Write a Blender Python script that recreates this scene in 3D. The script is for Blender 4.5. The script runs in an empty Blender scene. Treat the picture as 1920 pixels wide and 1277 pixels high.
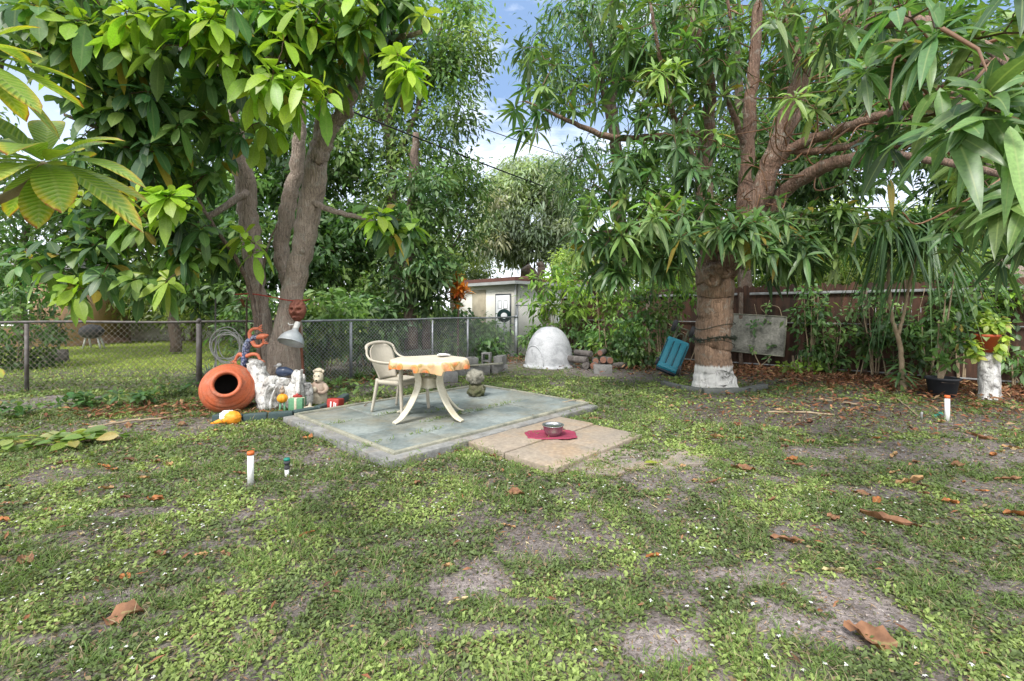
import bpy, bmesh, math, random
import numpy as np
from mathutils import Vector, Matrix, noise as mnoise

random.seed(7)
RNG = np.random.default_rng(7)
sc = bpy.context.scene
COL = sc.collection
PI = math.pi
R = math.radians

# ------------------------------------------------------------------ camera numbers
F, H, HY = 856.0, 1.4, 581.0        # focal length in photo pixels, eye height, horizon row


def at(px, py, Y):
    return np.array([(px - 960) / F * Y, Y, H - (py - HY) / F * Y])


def gp(px, py, z=0.0):
    Y = F * (H - z) / (py - HY)
    return np.array([(px - 960) / F * Y, Y, z])


# ------------------------------------------------------------------ small maths
def nrm(a):
    a = np.asarray(a, float)
    return a / np.maximum(np.linalg.norm(a, axis=-1, keepdims=True), 1e-9)


def _hash(ix, iy, seed):
    h = np.sin(ix * 127.1 + iy * 311.7 + seed * 74.7) * 43758.5453
    return h - np.floor(h)


def vnoise(x, y, seed=0):
    x = np.asarray(x, float); y = np.asarray(y, float)
    ix, iy = np.floor(x), np.floor(y)
    fx, fy = x - ix, y - iy
    fx = fx * fx * (3 - 2 * fx); fy = fy * fy * (3 - 2 * fy)
    a = _hash(ix, iy, seed); b = _hash(ix + 1, iy, seed)
    c = _hash(ix, iy + 1, seed); d = _hash(ix + 1, iy + 1, seed)
    return (a * (1 - fx) + b * fx) * (1 - fy) + (c * (1 - fx) + d * fx) * fy


def fbm(x, y, seed=0, octv=4):
    s, a, t = 0, 1.0, 0
    for k in range(octv):
        s = s + a * vnoise(x * 2 ** k, y * 2 ** k, seed + k * 3.3)
        t += a; a *= 0.5
    return s / t


def smooth(a, b, x):
    t = np.clip((x - a) / (b - a), 0, 1)
    return t * t * (3 - 2 * t)


# ------------------------------------------------------------------ mesh collector
ORG = {}


class MB:
    def __init__(self):
        self.v, self.f, self.c, self.uv, self.n = [], [], [], [], 0

    def add(self, v, faces, col=(1, 1, 1), uv=None, M=None):
        v = np.asarray(v, float).reshape(-1, 3)
        if M is not None:
            M = np.array(M)
            v = v @ M[:3, :3].T + M[:3, 3]
        col = np.asarray(col, float)
        if col.ndim == 1:
            col = np.tile(col, (len(v), 1))
        if uv is None:
            uv = np.tile((0.2, 0.2), (len(v), 1))
        self.v.append(v); self.c.append(col); self.uv.append(np.asarray(uv, float))
        if isinstance(faces, np.ndarray):
            self.f.append(faces + self.n)
        else:
            by = {}
            for q in faces:
                by.setdefault(len(q), []).append(q)
            for k, qs in by.items():
                self.f.append(np.array(qs, dtype=np.int64) + self.n)
        self.n += len(v)

    def build(self, name, mat, parent=None, origin=None, smooth_=True):
        v = np.concatenate(self.v); c = np.concatenate(self.c); uv = np.concatenate(self.uv)
        org = np.zeros(3)
        if parent is not None:
            org = ORG[parent.name]
        elif origin is not None:
            org = np.asarray(origin, float)
        v = v - org
        me = bpy.data.meshes.new(name)
        me.vertices.add(len(v))
        me.vertices.foreach_set("co", v.astype(np.float32).ravel())
        loops = np.concatenate([f.ravel() for f in self.f])
        tot = np.concatenate([np.full(len(f), f.shape[1], dtype=np.int64) for f in self.f])
        start = np.concatenate([[0], np.cumsum(tot)[:-1]])
        me.loops.add(len(loops)); me.polygons.add(len(tot))
        me.loops.foreach_set("vertex_index", loops.astype(np.int32))
        me.polygons.foreach_set("loop_start", start.astype(np.int32))
        me.polygons.foreach_set("loop_total", tot.astype(np.int32))
        me.polygons.foreach_set("use_smooth", np.full(len(tot), smooth_, dtype=bool))
        at_ = me.attributes.new("col", 'FLOAT_COLOR', 'POINT')
        at_.data.foreach_set("color", np.concatenate([c, np.ones((len(c), 1))], 1).astype(np.float32).ravel())
        u = me.uv_layers.new(name="UVMap")
        u.data.foreach_set("uv", uv[loops].astype(np.float32).ravel())
        me.update(calc_edges=True)
        me.validate()
        me.materials.append(mat)
        o = bpy.data.objects.new(name, me)
        COL.objects.link(o)
        if parent is not None:
            o.parent = parent
            ORG[o.name] = org
        else:
            o.location = org
            ORG[o.name] = org
        return o


def tag(o, label=None, cat=None, group=None, kind=None):
    if label: o['label'] = label
    if cat: o['category'] = cat
    if group: o['group'] = group
    if kind: o['kind'] = kind
    return o


def thing(name, label, cat, loc, group=None):
    o = bpy.data.objects.new(name, None)
    COL.objects.link(o)
    o.location = tuple(loc); o.empty_display_size = 0.2
    ORG[o.name] = np.asarray(loc, float)
    return tag(o, label, cat, group)


# ------------------------------------------------------------------ primitives
def TM(loc=(0, 0, 0), rz=0, rx=0, ry=0, s=1):
    return Matrix.Translation(Vector([float(q) for q in loc])) @ Matrix.Rotation(rz, 4, 'Z') @ Matrix.Rotation(ry, 4, 'Y') @ Matrix.Rotation(rx, 4, 'X') @ Matrix.Diagonal((s, s, s, 1))


def box(g, c, s, M=None, bevel=0.0, col=(1, 1, 1), jitter=0.0):
    bm = bmesh.new()
    bmesh.ops.create_cube(bm, size=1)
    for v in bm.verts:
        v.co = Vector((v.co.x * s[0], v.co.y * s[1], v.co.z * s[2]))
    if bevel > 0:
        bmesh.ops.bevel(bm, geom=bm.edges[:] + bm.verts[:], offset=bevel, segments=2, affect='EDGES', profile=0.6)
    if jitter:
        bmesh.ops.subdivide_edges(bm, edges=bm.edges[:], cuts=2, use_grid_fill=True)
        o = Vector((random.random() * 50, random.random() * 50, 0))
        for v in bm.verts:
            v.co += mnoise.noise_vector(v.co * 9 + o) * jitter
    bm.verts.index_update()
    vs = np.array([v.co[:] for v in bm.verts]) + np.asarray(c, float)
    g.add(vs, [[v.index for v in f.verts] for f in bm.faces], col, M=M)
    bm.free()


def blob(g, c, r, M=None, sub=3, amp=0.1, freq=2.0, col=(1, 1, 1), flat=None):
    bm = bmesh.new()
    bmesh.ops.create_icosphere(bm, subdivisions=sub, radius=1)
    o = Vector((random.random() * 50, random.random() * 50, 3))
    out = []
    for v in bm.verts:
        p = v.co.normalized()
        k = 1 + amp * (mnoise.noise(p * freq + o) + 0.5 * mnoise.noise(p * freq * 2.3 + o))
        q = Vector((p.x * r[0] * k, p.y * r[1] * k, p.z * r[2] * k))
        if flat is not None: q.z = max(q.z, flat)
        out.append(q[:])
    g.add(np.array(out) + np.asarray(c, float), [[v.index for v in f.verts] for f in bm.faces], col, M=M)
    bm.free()


def lathe(g, prof, n=32, M=None, col=(1, 1, 1)):
    prof = np.asarray(prof, float)
    a = np.linspace(0, 2 * PI, n, endpoint=False)
    v = np.stack([prof[:, 0, None] * np.cos(a), prof[:, 0, None] * np.sin(a), np.repeat(prof[:, 1, None], n, 1)], -1).reshape(-1, 3)
    m = len(prof); f = []
    for i in range(m - 1):
        for j in range(n):
            k = (j + 1) % n
            f.append([i * n + j, i * n + k, (i + 1) * n + k, (i + 1) * n + j])
    g.add(v, f, col, M=M)


def spline(P, n=6):
    P = np.asarray(P, float)
    if len(P) < 3: return P
    Q = np.vstack([2 * P[0] - P[1], P, 2 * P[-1] - P[-2]])
    out = []
    for i in range(1, len(Q) - 2):
        for t in np.linspace(0, 1, n, endpoint=False):
            a, b, c, d = Q[i - 1:i + 3]
            out.append(0.5 * (2 * b + (c - a) * t + (2 * a - 5 * b + 4 * c - d) * t * t + (3 * b - a - 3 * c + d) * t ** 3))
    out.append(P[-1])
    return np.array(out)


def tube(g, pts, rad, n=8, col=(1, 1, 1), caps=True, rough=0.0, flat=None, M=None):
    """tube along pts; rad scalar or per point; flat=(w,t) gives an elliptic section; rough ridges the radius"""
    P = np.asarray(pts, float); m = len(P)
    rad = np.broadcast_to(np.asarray(rad, float), (m,))
    T = nrm(np.gradient(P, axis=0))
    ref = np.array([0, 0, 1.0]) if abs(T[0][2]) < 0.9 else np.array([1.0, 0, 0])
    U = np.zeros_like(P); u = nrm(np.cross(ref, T[0]))
    for i in range(m):
        u = u - T[i] * np.dot(u, T[i]); u = nrm(u); U[i] = u
    V = np.cross(T, U)
    a = np.linspace(0, 2 * PI, n, endpoint=False)
    rr = np.repeat(rad[:, None], n, 1)
    if rough:
        k = np.r_[0, np.cumsum(np.linalg.norm(np.diff(P, axis=0), axis=1))][:, None] / max(float(np.mean(rad)), .01) * .42
        s = random.random() * 90
        rr = rr * (1 + rough * 2.4 * (fbm(k + s, np.abs((a[None, :] / (2 * PI) * 2) % 2 - 1) * 7 + s, 3, 3) - 0.5))
    fa, fb = flat if flat else (1, 1)
    v = P[:, None, :] + rr[..., None] * (np.cos(a)[None, :, None] * U[:, None, :] * fa + np.sin(a)[None, :, None] * V[:, None, :] * fb)
    i = np.arange(m - 1)[:, None]; j = np.arange(n)[None, :]; k = (j + 1) % n
    f = np.stack([i * n + j, i * n + k, (i + 1) * n + k, (i + 1) * n + j], -1).reshape(-1, 4)
    g.add(v.reshape(-1, 3), f, col, M=M)
    if caps:
        b = g.n - m * n
        g.f.append(np.array([list(range(b + n - 1, b - 1, -1))])); g.f.append(np.array([list(range(b + (m - 1) * n, b + m * n))]))


def limb(g, spec, n=12, rough=0.06, res=7, col=(1, 1, 1)):
    """spec: rows (px, py, Y, radius)"""
    P = np.array([at(*s[:3]) for s in spec]); r = np.array([s[3] for s in spec], float)
    Q = spline(np.c_[P, r], res)
    Q[1:-1, :3] += RNG.normal(0, 1, (len(Q) - 2, 3)) * np.minimum(.012, Q[1:-1, 3:4] * .16)
    tube(g, Q[:, :3], Q[:, 3], n, col, rough=rough)
    return Q[:, :3]


# ------------------------------------------------------------------ leaves
def prof_w(shape, s):
    if shape == 'lance': return np.sin(PI * s ** 0.85) ** 0.85
    if shape == 'obov': return np.sin(PI * s ** 1.25) ** 0.62 * (0.75 + 0.3 * s)
    if shape == 'oval': return np.sin(PI * s ** 0.95) ** 0.7
    if shape == 'strap': return np.minimum(1, 6 * s) ** 0.5 * (1 - s ** 2.2)
    return np.sin(PI * s)


def leaves(g, P, D, N, L, W, col, seg=3, shape='oval', droop=0.2, fold=0.15, wave=0.0):
    n = len(P)
    if n == 0: return
    P = np.asarray(P, float); D = nrm(D); S = nrm(np.cross(D, N)); N = np.cross(S, D)
    L = np.broadcast_to(np.asarray(L, float), (n,)); W = np.broadcast_to(np.asarray(W, float), (n,))
    droop = np.broadcast_to(np.asarray(droop, float), (n,))
    col = np.asarray(col, float)
    if col.ndim == 1: col = np.tile(col, (n, 1))
    if seg == 0:
        s = np.array([0, .5, .5, 1]); t = np.array([0, -1, 1, 0]); w = np.array([0, 1, 1, 0])
        f = np.array([[0, 2, 3, 1]])
    else:
        sl = np.linspace(0, 1, seg + 1)
        s = np.repeat(sl, 3); t = np.tile([-1, 0, 1], seg + 1)
        w = np.repeat(prof_w(shape, np.clip(sl, 0.001, 0.999)), 3)
        w[-3:] = 0.02; w[:3] = np.minimum(w[:3], .06)
        f = []
        for i in range(seg):
            b = 3 * i
            f += [[b, b + 1, b + 4, b + 3], [b + 1, b + 2, b + 5, b + 4]]
        f = np.array(f)
    m = len(s)
    v = P[:, None] + D[:, None] * (L[:, None] * s)[..., None] + S[:, None] * (W[:, None] * 0.5 * w * t)[..., None] \
        + N[:, None] * (W[:, None] * fold * w * np.abs(t))[..., None]
    v[..., 2] -= droop[:, None] * L[:, None] * s ** 2
    if wave:
        ph = RNG.uniform(0, 6.28, (n, 1))
        v = v + N[:, None] * (np.sin(s * 11 + ph) * wave * W[:, None] * np.abs(t))[..., None]
    ff = (f[None] + (np.arange(n) * m)[:, None, None]).reshape(-1, 4)
    uv = np.tile(np.stack([t * .5 + .5, s], -1), (n, 1))
    g.add(v.reshape(-1, 3), ff, np.repeat(col, m, 0), uv)


def pick(pal, n, var=0.18):
    """pal: rows (weight, r,g,b)"""
    pal = np.asarray(pal, float)
    i = RNG.choice(len(pal), n, p=pal[:, 0] / pal[:, 0].sum())
    return pal[i, 1:] * RNG.uniform(1 - var, 1 + var, (n, 1)) * RNG.uniform(.93, 1.07, (n, 3))


def rosettes(g, C, A, k, L, W, cols, shape, seg=3, droop=(.2, .5), e=(35, 95), fold=.12, wave=0.0, stem=0.02, lv=.35):
    n = len(C)
    if n == 0: return
    kk = RNG.integers(k[0], k[1] + 1, n)
    idx = np.repeat(np.arange(n), kk); m = len(idx)
    loc = np.concatenate([np.arange(q) for q in kk])
    az = loc * 2.39996 + np.repeat(RNG.uniform(0, 6.28, n), kk) + RNG.normal(0, .25, m)
    el = np.radians(e[0] + (e[1] - e[0]) * (1 - loc / np.maximum(kk[idx] - 1, 1)) ** 0.8 + RNG.normal(0, 9, m))
    A = nrm(A); Ai = A[idx]
    ref = np.where(np.abs(Ai[:, 2:3]) < .9, np.array([[0, 0, 1.]]), np.array([[1., 0, 0]]))
    B1 = nrm(np.cross(ref, Ai)); B2 = np.cross(Ai, B1)
    perp = np.cos(az)[:, None] * B1 + np.sin(az)[:, None] * B2
    D = Ai * np.cos(el)[:, None] + perp * np.sin(el)[:, None]
    N = Ai * 0.6 + np.array([0, 0, .8]) + RNG.normal(0, .18, (m, 3))
    LL = L * RNG.uniform(1 - lv, 1 + lv, m); WW = W * LL / L * RNG.uniform(.85, 1.15, m)
    P = C[idx] + D * stem - Ai * (loc / np.maximum(kk[idx], 1) * 0.05 * L / .2)[:, None]
    lc = cols[idx] * RNG.uniform(.75, 1.25, (m, 1)) * RNG.uniform(.9, 1.1, (m, 3))
    old = RNG.random(m) < .018; lc[old] = np.array([.34, .26, .05]) * RNG.uniform(.6, 1.1, (old.sum(), 1))
    leaves(g, P, D, N, LL, WW, lc, seg, shape, RNG.uniform(droop[0], droop[1], m), fold, wave)


def ell(px, py, Y, rx, ry, rY, n, shell=0.0):
    """n points in an ellipsoid given by its centre and half axes"""
    p = nrm(RNG.normal(size=(n, 3))) * (RNG.uniform(shell, 1, (n, 1)) ** (1 / 2.4))
    YY = Y + p[:, 1] * rY
    X = (px + p[:, 0] * rx - 960) / F * Y; Z = H - (py + p[:, 2] * ry - HY) / F * Y
    return np.c_[X, YY, Z]


def grow_twigs(g, nodes, C, r0=0.012, r1=0.004, col=(.10, .055, .03), sag=0.06, n=4):
    """connect each cluster centre to the nearest wood already there; returns directions at the ends"""
    nodes = [np.asarray(q) for q in nodes]
    arr = np.array(nodes)
    d0 = np.array([np.min(np.linalg.norm(arr - c, axis=1)) for c in C])
    A = np.zeros_like(C)
    buf = np.zeros((len(arr) + len(C) * 3, 3)); buf[:len(arr)] = arr; m = len(arr)
    for i in np.argsort(d0):
        c = C[i]
        j = np.argmin(np.linalg.norm(buf[:m] - c, axis=1)); p = buf[j]
        d = np.linalg.norm(c - p)
        mid = p * .5 + c * .5 + RNG.normal(0, .06 * d, 3) + np.array([0, 0, sag * d])
        q2 = p * .2 + c * .8 + RNG.normal(0, .03 * d, 3) + np.array([0, 0, sag * d * .5])
        k = min(1.0, 0.35 + d * .8)
        tube(g, [p, mid, q2, c], [r0 * k, (r0 * .6 + r1 * .4) * k, r1, r1 * .8], n, np.array(col) * random.uniform(.8, 1.4), caps=False)
        buf[m] = mid; buf[m + 1] = q2; buf[m + 2] = c; m += 3
        A[i] = c - q2
    return nrm(A)


def clumps(g, vols, nclump, nleaf, L, W, pal, spread, shape='oval', seg=0, droop=.3, up=.5, lift=.35):
    """loose crowns: leaf clumps spread through ellipsoids; vols rows (px,py,Y,rx,ry,rY,weight)"""
    w = np.array([v[6] for v in vols], float); w /= w.sum()
    for vol, q in zip(vols, w):
        nc = max(2, int(nclump * q)); nl = max(10, int(nleaf * q))
        C = ell(*vol[:6], nc, .35)
        cc = pick(pal, nc, .28)
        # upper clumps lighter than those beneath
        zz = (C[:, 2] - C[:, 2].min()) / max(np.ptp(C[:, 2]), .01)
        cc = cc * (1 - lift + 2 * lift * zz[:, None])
        i = RNG.integers(0, nc, nl)
        P = C[i] + RNG.normal(0, 1, (nl, 3)) * np.array([1, 1, .7]) * spread
        D = nrm(P - C[i]) * .8 + RNG.normal(0, .6, (nl, 3)) + np.array([0, 0, -.25])
        N = np.array([0, -.25, up]) + RNG.normal(0, .45, (nl, 3))
        s = RNG.uniform(.6, 1.35, nl)
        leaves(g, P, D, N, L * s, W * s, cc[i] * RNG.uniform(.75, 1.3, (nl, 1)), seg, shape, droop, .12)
        yield C


# ------------------------------------------------------------------ materials
def newmat(name):
    m = bpy.data.materials.new(name); m.use_nodes = True
    nt = m.node_tree; nt.nodes.clear()
    out = nt.nodes.new('ShaderNodeOutputMaterial')
    return m, nt, out


def nd(nt, t, **kw):
    n = nt.nodes.new(t)
    for k, v in kw.items():
        if k in n.inputs: n.inputs[k].default_value = v
        else: setattr(n, k, v)
    return n


def ramp(nt, fac, stops):
    r = nt.nodes.new('ShaderNodeValToRGB')
    e = r.color_ramp.elements
    while len(e) < len(stops): e.new(.5)
    for el, (p, c) in zip(e, stops):
        el.position = p; el.color = (c[0], c[1], c[2], 1)
    nt.links.new(fac, r.inputs[0])
    return r.outputs[0]


def mix(nt, fac, a, b, mode='MIX'):
    m = nt.nodes.new('ShaderNodeMix'); m.data_type = 'RGBA'; m.blend_type = mode
    for sock, val in ((m.inputs[0], fac), (m.inputs[6], a), (m.inputs[7], b)):
        if hasattr(val, 'links'): nt.links.new(val, sock)
        elif isinstance(val, (int, float)): sock.default_value = val
        else: sock.default_value = (*val, 1)
    return m.outputs[2]


def leafmat(name, rough=.42, transl=.3, rib=.5, vein=0.0, spec=.45, mottle=.35, msc=60.0):
    m, nt, out = newmat(name); L = nt.links.new
    a = nd(nt, 'ShaderNodeAttribute', attribute_name='col')
    tc = nd(nt, 'ShaderNodeTexCoord')
    nz = nd(nt, 'ShaderNodeTexNoise', Scale=msc, Detail=4.0); L(tc.outputs['Object'], nz.inputs['Vector'])
    c = mix(nt, mottle, a.outputs['Color'], ramp(nt, nz.outputs[0], [(.3, (.45, .45, .45)), (.7, (1.4, 1.4, 1.3))]), 'MULTIPLY')
    uv = nd(nt, 'ShaderNodeSeparateXYZ'); L(tc.outputs['UV'], uv.inputs[0])
    d = nd(nt, 'ShaderNodeMath', operation='SUBTRACT'); L(uv.outputs[0], d.inputs[0]); d.inputs[1].default_value = .5
    ab = nd(nt, 'ShaderNodeMath', operation='ABSOLUTE'); L(d.outputs[0], ab.inputs[0])
    if rib:
        rb = nd(nt, 'ShaderNodeMapRange'); L(ab.outputs[0], rb.inputs[0])
        rb.inputs[1].default_value = .02; rb.inputs[2].default_value = .07; rb.inputs[3].default_value = rib; rb.inputs[4].default_value = 0
        c = mix(nt, rb.outputs[0], c, mix(nt, .5, c, (.35, .42, .16)))
    bsdf = nd(nt, 'ShaderNodeBsdfPrincipled', Roughness=rough)
    bsdf.inputs['Specular IOR Level'].default_value = spec
    if vein:
        v1 = nd(nt, 'ShaderNodeMath', operation='MULTIPLY_ADD'); L(ab.outputs[0], v1.inputs[0]); v1.inputs[1].default_value = -24; 
        v2 = nd(nt, 'ShaderNodeMath', operation='MULTIPLY'); L(uv.outputs[1], v2.inputs[0]); v2.inputs[1].default_value = 105
        L(v2.outputs[0], v1.inputs[2])
        sn = nd(nt, 'ShaderNodeMath', operation='SINE'); L(v1.outputs[0], sn.inputs[0])
        pw = nd(nt, 'ShaderNodeMapRange'); L(sn.outputs[0], pw.inputs[0]); pw.inputs[1].default_value = .2; pw.inputs[2].default_value = 1
        mm = nd(nt, 'ShaderNodeMath', operation='MULTIPLY'); L(pw.outputs[0], mm.inputs[0]); mm.inputs[1].default_value = vein
        c = mix(nt, mm.outputs[0], c, (.40, .46, .12))
        # browned rim near the tip
        e1 = nd(nt, 'ShaderNodeMath', operation='MULTIPLY_ADD'); L(ab.outputs[0], e1.inputs[0]); e1.inputs[1].default_value = 1.1; L(uv.outputs[1], e1.inputs[2])
        e2 = nd(nt, 'ShaderNodeMath', operation='MULTIPLY_ADD'); L(nz.outputs[0], e2.inputs[0]); e2.inputs[1].default_value = .35; L(e1.outputs[0], e2.inputs[2])
        c = mix(nt, ramp(nt, e2.outputs[0], [(.0, (0, 0, 0)), (.98, (0, 0, 0)), (1., (1, 1, 1))]), c, c)
        y1 = nd(nt, 'ShaderNodeMapRange'); L(e2.outputs[0], y1.inputs[0]); y1.inputs[1].default_value = 1.15; y1.inputs[2].default_value = 1.6
        c = mix(nt, y1.outputs[0], c, (.50, .38, .03))
        y2 = nd(nt, 'ShaderNodeMapRange'); L(e2.outputs[0], y2.inputs[0]); y2.inputs[1].default_value = 1.46; y2.inputs[2].default_value = 1.62
        c = mix(nt, y2.outputs[0], c, (.25, .09, .03))
        bp = nd(nt, 'ShaderNodeBump', Strength=.5, Distance=.004); L(sn.outputs[0], bp.inputs['Height']); L(bp.outputs[0], bsdf.inputs['Normal'])
    L(c, bsdf.inputs['Base Color'])
    tr = nd(nt, 'ShaderNodeBsdfTranslucent')
    L(mix(nt, 1.0, c, (1.5, 1.6, .7), 'MULTIPLY'), tr.inputs[0])
    ms = nd(nt, 'ShaderNodeMixShader'); ms.inputs[0].default_value = transl
    L(bsdf.outputs[0], ms.inputs[1]); L(tr.outputs[0], ms.inputs[2]); L(ms.outputs[0], out.inputs[0])
    return m


def mat(name, c1, c2=None, scale=6.0, rough=.7, bump=.2, bdist=.01, metal=0.0, stretch=(1, 1, 1), lo=.35, hi=.65, vcol=False,
        stain=None, stain_scale=2.0, stain_amt=.6, spec=.4, fine=40.0, fine_amt=.25, coat=0.0):
    m, nt, out = newmat(name); L = nt.links.new
    tc = nd(nt, 'ShaderNodeTexCoord'); mp = nd(nt, 'ShaderNodeMapping'); mp.inputs['Scale'].default_value = stretch
    L(tc.outputs['Object'], mp.inputs[0])
    n1 = nd(nt, 'ShaderNodeTexNoise', Scale=scale, Detail=6.0, Roughness=.62); L(mp.outputs[0], n1.inputs['Vector'])
    n2 = nd(nt, 'ShaderNodeTexNoise', Scale=fine, Detail=4.0, Roughness=.7); L(mp.outputs[0], n2.inputs['Vector'])
    c2 = c2 or tuple(x * .7 for x in c1)
    c = ramp(nt, n1.outputs[0], [(lo, c1), (hi, c2)])
    if vcol:
        a = nd(nt, 'ShaderNodeAttribute', attribute_name='col'); c = mix(nt, 1.0, c, a.outputs['Color'], 'MULTIPLY')
    if stain:
        n3 = nd(nt, 'ShaderNodeTexNoise', Scale=stain_scale, Detail=8.0, Roughness=.7, Distortion=.6); L(tc.outputs['Object'], n3.inputs['Vector'])
        k = nd(nt, 'ShaderNodeMapRange'); L(n3.outputs[0], k.inputs[0]); k.inputs[1].default_value = .48; k.inputs[2].default_value = .66; k.inputs[4].default_value = stain_amt
        c = mix(nt, k.outputs[0], c, stain)
    if fine_amt:
        c = mix(nt, fine_amt, c, ramp(nt, n2.outputs[0], [(.3, (.3, .3, .3)), (.7, (1.5, 1.5, 1.5))]), 'MULTIPLY')
    b = nd(nt, 'ShaderNodeBsdfPrincipled', Roughness=rough, Metallic=metal); L(c, b.inputs['Base Color'])
    b.inputs['Specular IOR Level'].default_value = spec
    if coat: b.inputs['Coat Weight'].default_value = coat
    rr = nd(nt, 'ShaderNodeMapRange'); L(n1.outputs[0], rr.inputs[0]); rr.inputs[3].default_value = max(rough - .12, .05); rr.inputs[4].default_value = min(rough + .12, 1); L(rr.outputs[0], b.inputs['Roughness'])
    if bump:
        ad = nd(nt, 'ShaderNodeMath', operation='ADD'); L(n1.outputs[0], ad.inputs[0]); L(n2.outputs[0], ad.inputs[1])
        bp = nd(nt, 'ShaderNodeBump', Strength=bump, Distance=bdist); L(ad.outputs[0], bp.inputs['Height']); L(bp.outputs[0], b.inputs['Normal'])
    L(b.outputs[0], out.inputs[0])
    return m


def barkmat(name, c1, c2, dark, white=None, wh=0, scale=9.0):
    m, nt, out = newmat(name); L = nt.links.new
    tc = nd(nt, 'ShaderNodeTexCoord'); mp = nd(nt, 'ShaderNodeMapping'); mp.inputs['Scale'].default_value = (1, 1, .16)
    L(tc.outputs['Object'], mp.inputs[0])
    n1 = nd(nt, 'ShaderNodeTexNoise', Scale=scale * 2.6, Detail=7.0, Roughness=.7); L(mp.outputs[0], n1.inputs['Vector'])
    n2 = nd(nt, 'ShaderNodeTexNoise', Scale=1.7, Detail=5.0, Roughness=.6); L(tc.outputs['Object'], n2.inputs['Vector'])
    vo = nd(nt, 'ShaderNodeTexVoronoi', Scale=scale * 2.6); vo.feature = 'DISTANCE_TO_EDGE'
    mp2 = nd(nt, 'ShaderNodeMapping'); mp2.inputs['Scale'].default_value = (1, 1, .07); L(tc.outputs['Object'], mp2.inputs[0])
    n6 = nd(nt, 'ShaderNodeTexNoise', Scale=5.0, Detail=4.0); L(tc.outputs['Object'], n6.inputs['Vector'])
    va = nd(nt, 'ShaderNodeVectorMath', operation='MULTIPLY_ADD'); L(n6.outputs['Color'], va.inputs[0]); va.inputs[1].default_value = (.10, .10, .10); L(mp2.outputs[0], va.inputs[2])
    L(va.outputs[0], vo.inputs['Vector'])
    c = mix(nt, n2.outputs[0], c1, c2)
    c = mix(nt, .75, c, ramp(nt, n1.outputs[0], [(.28, (.35, .33, .32)), (.7, (1.45, 1.42, 1.4))]), 'MULTIPLY')
    n5 = nd(nt, 'ShaderNodeTexNoise', Scale=6.5, Detail=6.0, Roughness=.7, Distortion=.5); L(tc.outputs['Object'], n5.inputs['Vector'])
    c = mix(nt, ramp(nt, n5.outputs[0], [(.54, (0, 0, 0)), (.66, (.55, .55, .55))]), c, (.38, .38, .33))
    c = mix(nt, ramp(nt, n5.outputs[0], [(.30, (.6, .6, .6)), (.42, (0, 0, 0))]), c, dark)
    k = nd(nt, 'ShaderNodeMapRange'); L(vo.outputs[0], k.inputs[0]); k.inputs[1].default_value = .0; k.inputs[2].default_value = .07; k.inputs[3].default_value = .55; k.inputs[4].default_value = 0
    c = mix(nt, k.outputs[0], c, dark)
    if white:
        sp = nd(nt, 'ShaderNodeSeparateXYZ'); L(tc.outputs['Object'], sp.inputs[0])
        ad = nd(nt, 'ShaderNodeMath', operation='MULTIPLY_ADD'); L(n1.outputs[0], ad.inputs[0]); ad.inputs[1].default_value = .16; L(sp.outputs[2], ad.inputs[2])
        w = nd(nt, 'ShaderNodeMapRange'); L(ad.outputs[0], w.inputs[0]); w.inputs[1].default_value = wh + .06; w.inputs[2].default_value = wh + .1; w.inputs[3].default_value = 1; w.inputs[4].default_value = 0
        n4 = nd(nt, 'ShaderNodeTexNoise', Scale=14.0, Detail=8.0, Roughness=.75); L(mp.outputs[0], n4.inputs['Vector'])
        wc = ramp(nt, n4.outputs[0], [(.27, (.2, .18, .16)), (.44, white)])
        c = mix(nt, w.outputs[0], c, wc)
    b = nd(nt, 'ShaderNodeBsdfPrincipled', Roughness=.85); L(c, b.inputs['Base Color'])
    ad = nd(nt, 'ShaderNodeMath', operation='MULTIPLY_ADD'); L(vo.outputs[0], ad.inputs[0]); ad.inputs[1].default_value = 1.5; L(n1.outputs[0], ad.inputs[2])
    bp = nd(nt, 'ShaderNodeBump', Strength=.8, Distance=.03); L(ad.outputs[0], bp.inputs['Height']); L(bp.outputs[0], b.inputs['Normal'])
    L(b.outputs[0], out.inputs[0])
    return m


M_BROAD = leafmat('broad_leaf', .42, .38, .45)
M_MANGO = leafmat('mango_leaf', .38, .32, .75, spec=.5)
M_FAR = leafmat('far_leaf', .5, .4, 0)
M_VEIN = leafmat('veined_leaf', .4, .35, .8, vein=.55)
M_GRASS = leafmat('ground_leaf', .55, .3, 0, spec=.25)
M_DRY = leafmat('dry_leaf', .7, .12, .5, spec=.2, mottle=.85, msc=32.0)
M_STRAP = leafmat('strap_leaf', .4, .25, .4)
M_MBARK = barkmat('mango_bark', (.34, .215, .135), (.25, .175, .125), (.05, .03, .02), (.72, .70, .66), .40, 8)
M_LIMB = barkmat('mango_limb_bark', (.24, .125, .075), (.20, .15, .12), (.05, .028, .02), scale=9)
M_GBARK = barkmat('grey_bark', (.43, .36, .30), (.31, .24, .19), (.09, .06, .045), scale=13)
M_DBARK = barkmat('dark_bark', (.14, .10, .075), (.19, .14, .11), (.03, .02, .015), scale=9)
M_WBARK = barkmat('whitewashed_bark', (.3, .26, .2), (.3, .26, .2), (.1, .08, .06), (.74, .72, .68), 5, 8)
M_GALV = mat('galvanised', (.34, .36, .38), (.22, .23, .25), 8, .5, .1, metal=.5)
M_OLDG = mat('weathered_steel', (.17, .16, .155), (.10, .085, .075), 10, .7, .2, metal=.3)
M_WIRE = mat('fence_wire', (.52, .53, .54), (.40, .41, .42), 8, .5, 0, metal=.1)
M_OLDW = mat('old_fence_wire', (.13, .105, .085), (.19, .17, .15), 8, .6, 0, metal=.3)
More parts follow.
